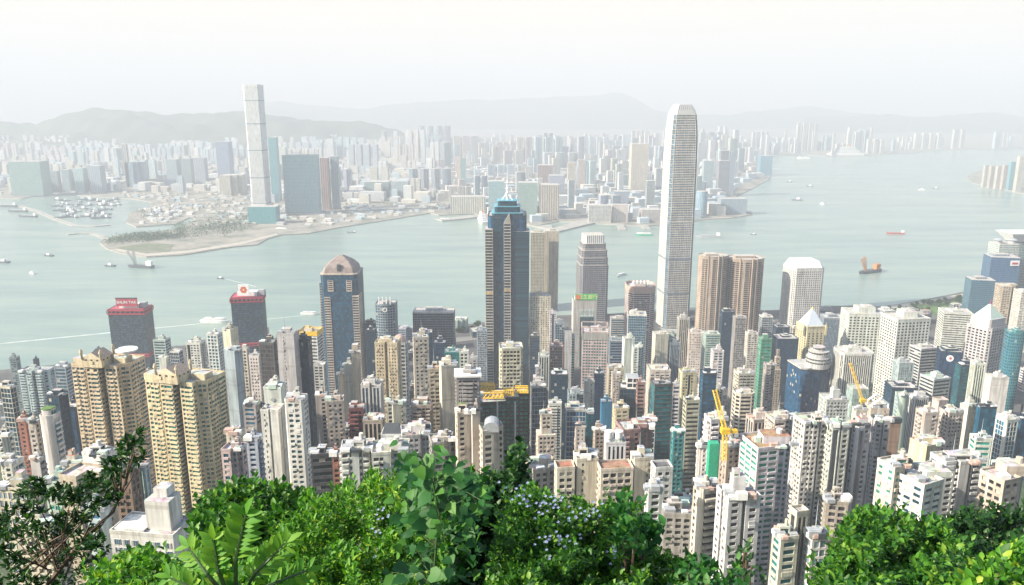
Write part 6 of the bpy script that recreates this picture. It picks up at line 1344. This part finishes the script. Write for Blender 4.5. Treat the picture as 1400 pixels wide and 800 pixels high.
def bush(name, cat, label, poly, D, n, leaf, tm, mat, seed, nl=7, lump=.5, crown='foliage', depth=.5, slope=.35, stems=7, whorl=False, var=None, group=None):
    """a plant whose shoots fill an outline; lower shoots stand nearer, with bulges in depth"""
    rg = np.random.default_rng(seed); poly = np.array(poly, float); lo, hi = poly.min(0), poly.max(0)
    x = rg.uniform(lo[0], hi[0], n * 6); y = rg.uniform(lo[1], hi[1], n * 6); k = inpoly(x, y, poly); x, y = x[k][:n], y[k][:n]; lo_ = rg.random(len(y)) < .14; y = y - lo_ * np.abs(rg.normal(0, 8, len(y))); x = x + lo_ * rg.normal(0, 7, len(x))
    ph = rg.random(6) * 6.28
    bul = sum(np.sin(x * f + ph[i] + y * g) for i, (f, g) in enumerate(((.05, .03), (.09, -.06), (.03, .11), (.17, .05)))) * .25
    Dd = D * (1 + .10 - slope * np.clip((y - lo[1]) / (830 - lo[1]), 0, 1)) - bul * lump + rg.exponential(depth, len(x)) * 1.0
    d = np.array([ray(a, b) for a, b in zip(x, y)]); P = d * (Dd / d[:, 1])[:, None] + (0, 0, EYE)
    cx = (lo[0] + hi[0]) / 2; root_p = root_of(cx, D)
    root = empty(name, root_p, label, cat, group); P = P - root_p
    c0 = np.array((0, .3, P[:, 2].mean() * .6)); ax = (P - c0); ax /= np.linalg.norm(ax, axis=1)[:, None]; ax = ax + rg.normal(0, .5, ax.shape) + (0, -.15, .55)
    ln = leaf * 2.6
    pos, dr = sprigs(P - ax / np.linalg.norm(ax, axis=1)[:, None] * ln, ax, nl, leaf, ln, rg, whorl)
    leaves(crown, pos, dr, leaf * rg.uniform(.6, 1.25, len(pos)), tm, mat, root, rg=rg, var=var(rg, len(pos)) if var else None)
    A = Acc(); idx = rg.choice(len(P), min(stems, len(P)), False)
    for i in idx:
        q = P[i]; mid = q * .5 + (rg.normal(0, .1), rg.normal(0, .1), .1 * q[2]); A.tube([(rg.normal(0, .12), rg.normal(0, .12), 0), mid, q], [.035, .02, .006], 0, 5)
    A.build('trunk' if cat == 'tree' else 'stem', M_TIMBER, root)
    return root, root_p
def blossoms(root, rp, pts, D, r, seed, n=6):
    rg = np.random.default_rng(seed); pos = []
    for x, y in pts:
        c = at(x, y, D) - rp; pos.append(c + rg.normal(0, r, (n, 3)))
    pos = np.concatenate(pos); q = np.repeat(pos, 5, 0); a = np.tile(np.arange(5) * 1.2566, len(pos)); dr = np.c_[np.cos(a), np.full(len(a), -.25), np.sin(a)]
    leaves('blossoms', q, dr, .0115, tmpl(.33, .02, .02), M_BLOOM, root, up=np.tile((0., -1., .3), (len(q), 1)), rg=rg)
NARROW, OVAL, BLADE = tmpl(.20), tmpl(.30), tmpl(.24, .08, .22)
bush('shrub', 'shrub', 'bright small-leaved bush under the thin dark tree', [(118, 830), (125, 782), (145, 765), (170, 754), (195, 750), (222, 758), (255, 778), (285, 800), (290, 830)], 4.8, 900, .055, OVAL, L_LITE, 11)
bush('shrub', 'shrub', 'rounded dense dark green shrub before the teal-sided tower', [(258, 760), (262, 705), (274, 680), (296, 666), (318, 658), (345, 655), (378, 661), (402, 668), (425, 668), (438, 700), (430, 770)], 7.0, 1300, .085, OVAL, L_MID, 12)
rt, rp = bush('shrub', 'shrub', 'wide bright yellow-green bush with tiny leaves left of the broad-leaved climber', [(300, 830), (330, 765), (372, 735), (400, 700), (428, 682), (452, 672), (470, 655), (490, 660), (508, 640), (524, 652), (545, 645), (568, 648), (596, 655), (612, 700), (616, 760), (610, 830)], 5.6, 2600, .055, NARROW, L_LITE, 13, nl=8)
blossoms(rt, rp, [(521, 698), (527, 703), (516, 722), (521, 757), (455, 786)], 5.0, .03, 5, 4)
rt, rp = bush('shrub', 'shrub', 'deep green shrub between the climber and the flowering bush', [(596, 830), (600, 690), (606, 662), (640, 655), (668, 648), (690, 640), (704, 615), (708, 598), (716, 600), (718, 640), (730, 668), (748, 690), (765, 740), (770, 830)], 6.6, 1900, .07, OVAL, L_DARK, 14, nl=8)
rt, rp = bush('shrub', 'flowering shrub', 'small-leaved green bush dotted with pale blue flowers', [(655, 830), (676, 735), (690, 690), (705, 672), (735, 664), (762, 676), (790, 680), (812, 690), (845, 686), (862, 690), (880, 712), (884, 738), (905, 752), (932, 768), (955, 790), (962, 830)], 5.2, 3000, .045, OVAL, L_MID, 15, nl=8)
blossoms(rt, rp, [(712, 676), (722, 684), (745, 688), (752, 694), (762, 678), (790, 698), (796, 704), (744, 742), (752, 748), (763, 738), (768, 744), (783, 746), (838, 752), (843, 760), (850, 757), (812, 694), (730, 690), (866, 730), (700, 668)], 4.6, .034, 6, 6)
bush('shrub', 'shrub', 'upright sprig of larger leaves rising out of the flowering bush', [(842, 740), (845, 690), (850, 664), (862, 668), (876, 684), (892, 690), (888, 712), (904, 722), (890, 735)], 4.6, 60, .075, OVAL, L_BROAD, 16, nl=6, stems=9, lump=.15, depth=.15)
bush('shrub', 'shrub', 'loose shoots with roundish leaves at the right end of the flowering bush', [(915, 830), (918, 775), (935, 762), (946, 748), (952, 770), (970, 762), (985, 790), (1000, 770), (1012, 745), (1020, 770), (1012, 830)], 4.2, 90, .07, OVAL, L_BROAD, 17, nl=6, stems=12, lump=.15, depth=.2)
bush('shrub', 'shrub', 'thin twig with few dark leaves before the big cream-white block', [(1004, 830), (1010, 790), (1016, 750), (1022, 736), (1030, 745), (1034, 770), (1026, 800), (1022, 830)], 4.4, 18, .06, OVAL, L_DARK, 18, nl=4, stems=8, lump=.1, depth=.1)
bush('tree', 'tree', 'rounded dense tree crown at lower right before the white houses', [(1095, 830), (1118, 782), (1138, 752), (1146, 722), (1160, 703), (1182, 693), (1206, 698), (1236, 700), (1262, 712), (1284, 706), (1300, 725), (1322, 742), (1340, 780), (1352, 830)], 7.6, 2300, .09, BLADE, L_MID, 19, nl=7, crown='crown', stems=10, lump=.8)
bush('tree', 'tree', 'sparse darker tree at the right edge behind the rounded crown', [(1286, 712), (1304, 704), (1322, 690), (1340, 700), (1362, 686), (1385, 696), (1402, 688), (1420, 700), (1420, 790), (1320, 770)], 10, 620, .10, OVAL, L_DARK, 20, nl=6, crown='crown', stems=26, lump=.6)
bush('shrub', 'shrub', 'bright broad-leaved bush in the lower right corner', [(1300, 830), (1320, 785), (1345, 765), (1368, 752), (1392, 742), (1420, 738), (1420, 830)], 4.2, 420, .075, OVAL, L_LITE, 22, nl=6)
bush('shrub', 'shrub', 'leafy clump at the foot of the bright sapling', [(205, 830), (222, 792), (246, 778), (272, 784), (298, 770), (322, 778), (348, 762), (372, 772), (396, 768), (420, 790), (425, 830)], 3.7, 420, .06, OVAL, L_LITE, 23, nl=7, depth=.3, lump=.3)
# the thin dark tree on the left: a leaning trunk, long twigs, leaves in tufts at their ends
def thin_tree():
    rg = np.random.default_rng(31); D = 8.5; rp = root_of(40, D)
    root = empty('tree', rp, 'thin dark-leaved tree with long bare twigs at lower left', 'tree')
    def w_(x, y, dd=0): return at(x, y, D + dd) - rp
    A = Acc(); A.tube([(0, 0, 0), w_(40, 830), w_(75, 787), w_(122, 728), w_(155, 700), w_(172, 660), w_(184, 618)], [.05, .042, .032, .022, .016, .011, .005], 0, 6)
    tufts = []
    tips = [(8, 722, 12), (22, 700, 14), (38, 682, 14), (44, 668, 8), (62, 672, 12), (78, 676, 12), (95, 690, 14), (110, 684, 12), (120, 668, 14), (133, 660, 12), (146, 664, 12), (150, 648, 8), (158, 690, 8), (184, 606, 8), (178, 620, 10), (188, 634, 8), (166, 622, 6), (152, 640, 7), (30, 730, 16), (55, 712, 16), (70, 735, 16), (95, 720, 16), (115, 708, 12), (20, 760, 16), (50, 762, 16), (85, 765, 14), (110, 745, 12), (128, 752, 12), (140, 770, 10), (10, 790, 16), (40, 800, 16), (76, 795, 14), (112, 782, 12), (134, 690, 10), (5, 745, 12), (136, 735, 7)]
    for x, y, r in tips:
        a = (75 + rg.normal(0, 12), 787 - rg.random() * 50) if y > 660 else (165, 680); dd = rg.normal(0, .6); A.tube([w_(*a), w_(a[0] * .4 + x * .6, a[1] * .4 + y * .6 + 4, dd * .6), w_(x, y, dd)], [.012, .008, .004], 0, 4)
        k = int(r * 1.1); tufts.append(w_(x, y, dd) + rg.normal(0, r * D / FOC * .62, (k, 3)))
    A.build('trunk', M_TIMBER, root)
    P = np.concatenate(tufts); ax = rg.normal(0, .6, P.shape) + (0, -.1, .7); pos, dr = sprigs(P, ax, 7, .09, .05, rg, True)
    leaves('crown', pos, dr, .095 * rg.uniform(.6, 1.2, len(pos)), tmpl(.19), L_DARK, root, rg=rg)
thin_tree()
# the pinnate shoots in front, bright against the dark shrub
def fronds():
    rg = np.random.default_rng(41); D = 3.1; rp = root_of(320, D); root = empty('sapling', rp, 'bright sapling with large paired leaflets in front of the dark shrub', 'sapling')
    A = Acc(); pos, dr, sz = [], [], []
    for x0, y0, x1, y1, n, s in ((322, 830, 336, 704, 10, .10), (322, 830, 258, 748, 8, .085), (322, 830, 392, 742, 8, .085), (318, 830, 292, 738, 7, .085), (326, 830, 372, 765, 7, .08), (320, 830, 232, 790, 7, .08), (325, 830, 420, 780, 7, .08)):
        a, b = at(x0, y0, D) - rp, at(x1, y1, D + rg.normal(0, .12)) - rp; m = (a + b) / 2 + (0, -.05, .05); A.tube([(0, 0, 0), a, m, b], [.02, .012, .009, .004], 0, 5)
        ax = (b - m) / np.linalg.norm(b - m); side = np.cross(ax, (0, -1, .4)); side /= np.linalg.norm(side)
        for i in range(n):
            p = m + (b - m) * (i + .4) / n if i < n - 1 else b
            for s_ in (-1, 1): pos.append(p); dr.append(side * s_ * .9 + ax * .65 + rg.normal(0, .12, 3) + (0, -.1, .05)); sz.append(s * (1 - .25 * abs(i / n - .4)))
        pos.append(b); dr.append(ax + (0, -.1, -.1)); sz.append(s)
    A.build('stem', M_STEM, root); n = len(pos)
    leaves('foliage', np.array(pos), np.array(dr), np.array(sz), tmpl(.19, .05, .16), L_FROND, root, up=np.tile((0., -.75, .8), (n, 1)) + rg.normal(0, .2, (n, 3)), rg=rg, var=rg.uniform(.45, 1, n))
fronds()
# the climber with broad heart-shaped leaves
def climber():
    rg = np.random.default_rng(51); D = 4.1; rp = root_of(600, D); root = empty('climbing_vine', rp, 'tall climber with broad heart-shaped leaves near the middle of the greenery', 'climbing plant')
    spec = [(558, 621, 20), (585, 627, 27), (602, 618, 16), (552, 646, 20), (572, 652, 24), (594, 664, 30), (588, 676, 26), (620, 658, 24), (640, 652, 26), (648, 662, 28), (610, 690, 22), (632, 690, 26), (560, 672, 18), (575, 704, 26), (582, 716, 24), (548, 708, 22), (600, 712, 20), (645, 700, 24), (576, 770, 30), (560, 782, 26), (588, 785, 28), (566, 745, 20), (540, 790, 26), (610, 775, 22), (626, 640, 18), (606, 648, 20), (565, 634, 16), (660, 676, 18)]
    A = Acc(); base = (0, 0, 0); P, Dr, S_ = [], [], []
    main = [(0, 0, 0), at(592, 800, D) - rp, at(596, 750, D) - rp, at(600, 700, D) - rp, at(592, 660, D) - rp, at(575, 625, D) - rp]; A.tube(main, [.02, .009, .008, .007, .006, .004], 0, 6); spec = [(x_ + rg.normal(0, 9), y_ + rg.normal(0, 8), s_ * rg.uniform(.55, 1.05)) for x_, y_, s_ in spec[:28] for _q in range(4)] + spec
    for x, y, s in spec:
        c = at(x, y, D + rg.normal(.1, .22)) - rp; k = min(main[1:], key=lambda q: np.linalg.norm(q - c)); A.tube([k, (k + c) / 2 + (0, 0, .03), c], [.0022, .0018, .0015], 0, 4)
        P.append(c); Dr.append(((rg.normal(0, .7)), -.5, -.25 + rg.normal(0, .35))); S_.append(s * D / FOC * 1.0)
    A.build('stem', M_STEM, root); n = len(P)
    leaves('foliage', np.array(P), np.array(Dr), np.array(S_), HEART, L_BROAD, root, up=np.tile((0., -.6, 1.), (n, 1)) + rg.normal(0, .35, (n, 3)), rg=rg)
    x = rg.uniform(546, 665, 420); y = rg.uniform(628, 800, 420); d = np.array([ray(a, b) for a, b in zip(x, y)]); Q = d * ((D + .5 + rg.random(420) * .8) / d[:, 1])[:, None] + (0, 0, EYE) - rp
    leaves('inner_foliage', Q, rg.normal(0, 1, Q.shape) + (0, -.5, 0), .07 * rg.uniform(.6, 1.2, 420), HEART, L_BROAD, root, rg=rg)
climber()
# low growth covering the slope below the bushes
def undergrowth():
    rg = np.random.default_rng(61); n = 5200; x = rg.uniform(-9, 9, n); y = rg.uniform(2.2, 13, n); x *= y / 8
    z = np.array([ground_z(a, b) for a, b in zip(x, y)]) + rg.random(n) ** 2 * .5; P = np.c_[x, y, z]
    pos, dr = sprigs(P, rg.normal(0, .5, P.shape) + (0, -.2, .8), 5, .07, .16, rg)
    o = leaves('undergrowth', pos, dr, .075 * rg.uniform(.6, 1.3, len(pos)), OVAL, L_DARK, None, rg=rg); tag(o, 'low leafy undergrowth covering the slope beneath the shrubs', 'undergrowth', kind='stuff')
undergrowth()
# trees along the waterfronts and among the near towers
def canopy_mesh(seed, r=4.5, n=620):
    rg = np.random.default_rng(seed); q = rg.normal(0, 1, (9, 3)) * (r * .45, r * .45, r * .22) + (0, 0, r * 1.3); c = q[rg.integers(0, 9, n)]
    P = c + rg.normal(0, 1, (n, 3)) * r * .26; return P, rg
TREE0 = None
def street_tree(x, y, z, label, group, sc):
    global TREE0
    if TREE0 is None:
        P, rg = canopy_mesh(71); root = empty('tree', (x, y, z), label, 'tree', group); leaves('crown', P, rg.normal(0, 1, P.shape) + (0, 0, .3), 1.5 * rg.uniform(.6, 1.3, len(P)), OVAL, L_DARK, root, rg=rg)
        A = Acc(); A.tube([(0, 0, 0), (.2, 0, 3), (0, .1, 6)], [.35, .25, .12], 0, 6); A.build('trunk', M_TIMBER, root); TREE0 = root; root.scale = (sc,) * 3; return
    r = dup(TREE0, (x, y, z), label, rotz=random.random() * 6.28, scale=sc); r['group'] = group
tr_ = np.random.default_rng(81)
for i in range(46):
    px = tr_.uniform(1212, 1345); py = np.interp(px, [1212, 1260, 1322, 1345], [424, 416, 408, 410]) + tr_.uniform(0, 14); p = onz(px, py, 4); street_tree(p[0], p[1], 4, 'dark green tree on the lawns of the right-hand waterfront', 'trees on the waterfront lawns', float(tr_.uniform(.7, 1.4)))
for i in range(22):
    px = tr_.uniform(620, 662); p = onz(px, np.interp(px, [600, 662], [449, 443]) + tr_.uniform(1.5, 9), 4); street_tree(p[0], p[1], 4, 'dark green tree in the strip by the water left of the spired tower', 'trees left of the spired tower', float(tr_.uniform(.8, 1.4)))
wood = []
for i in range(240):
    px = tr_.uniform(150, 345); k = tr_.random(); py = np.interp(px, [150, 200, 250, 345], [330, 325, 321, 308]) + (k - .5) * np.interp(px, [150, 240, 300, 345], [8, 10, 20, 8])
    if px > 240 and tr_.random() < .5: py -= 8
    wood.append(onz(px, py, 3.2))
for i in range(420):
    px, py = tr_.uniform(185, 640), tr_.uniform(258, 300); q = onz(px, py, 3.2)
    if inside(q[0], q[1]) and inside(q[0], q[1] - 70) and (math.sin(px * .11) + math.sin(py * .9 + px * .05)) > .35: wood.append(q)
W = np.array(wood); wr = np.random.default_rng(91); W = np.repeat(W, 26, 0); W = W + wr.normal(0, 1, W.shape) * (14, 14, 3.5) + (0, 0, 6)
o = leaves('woodland', W, wr.normal(0, 1, W.shape), 5 * wr.uniform(.6, 1.3, len(W)), OVAL, L_DARK, None, rg=wr); tag(o, 'dark strips of trees covering the flat reclaimed point across the water', 'woodland', kind='stuff')
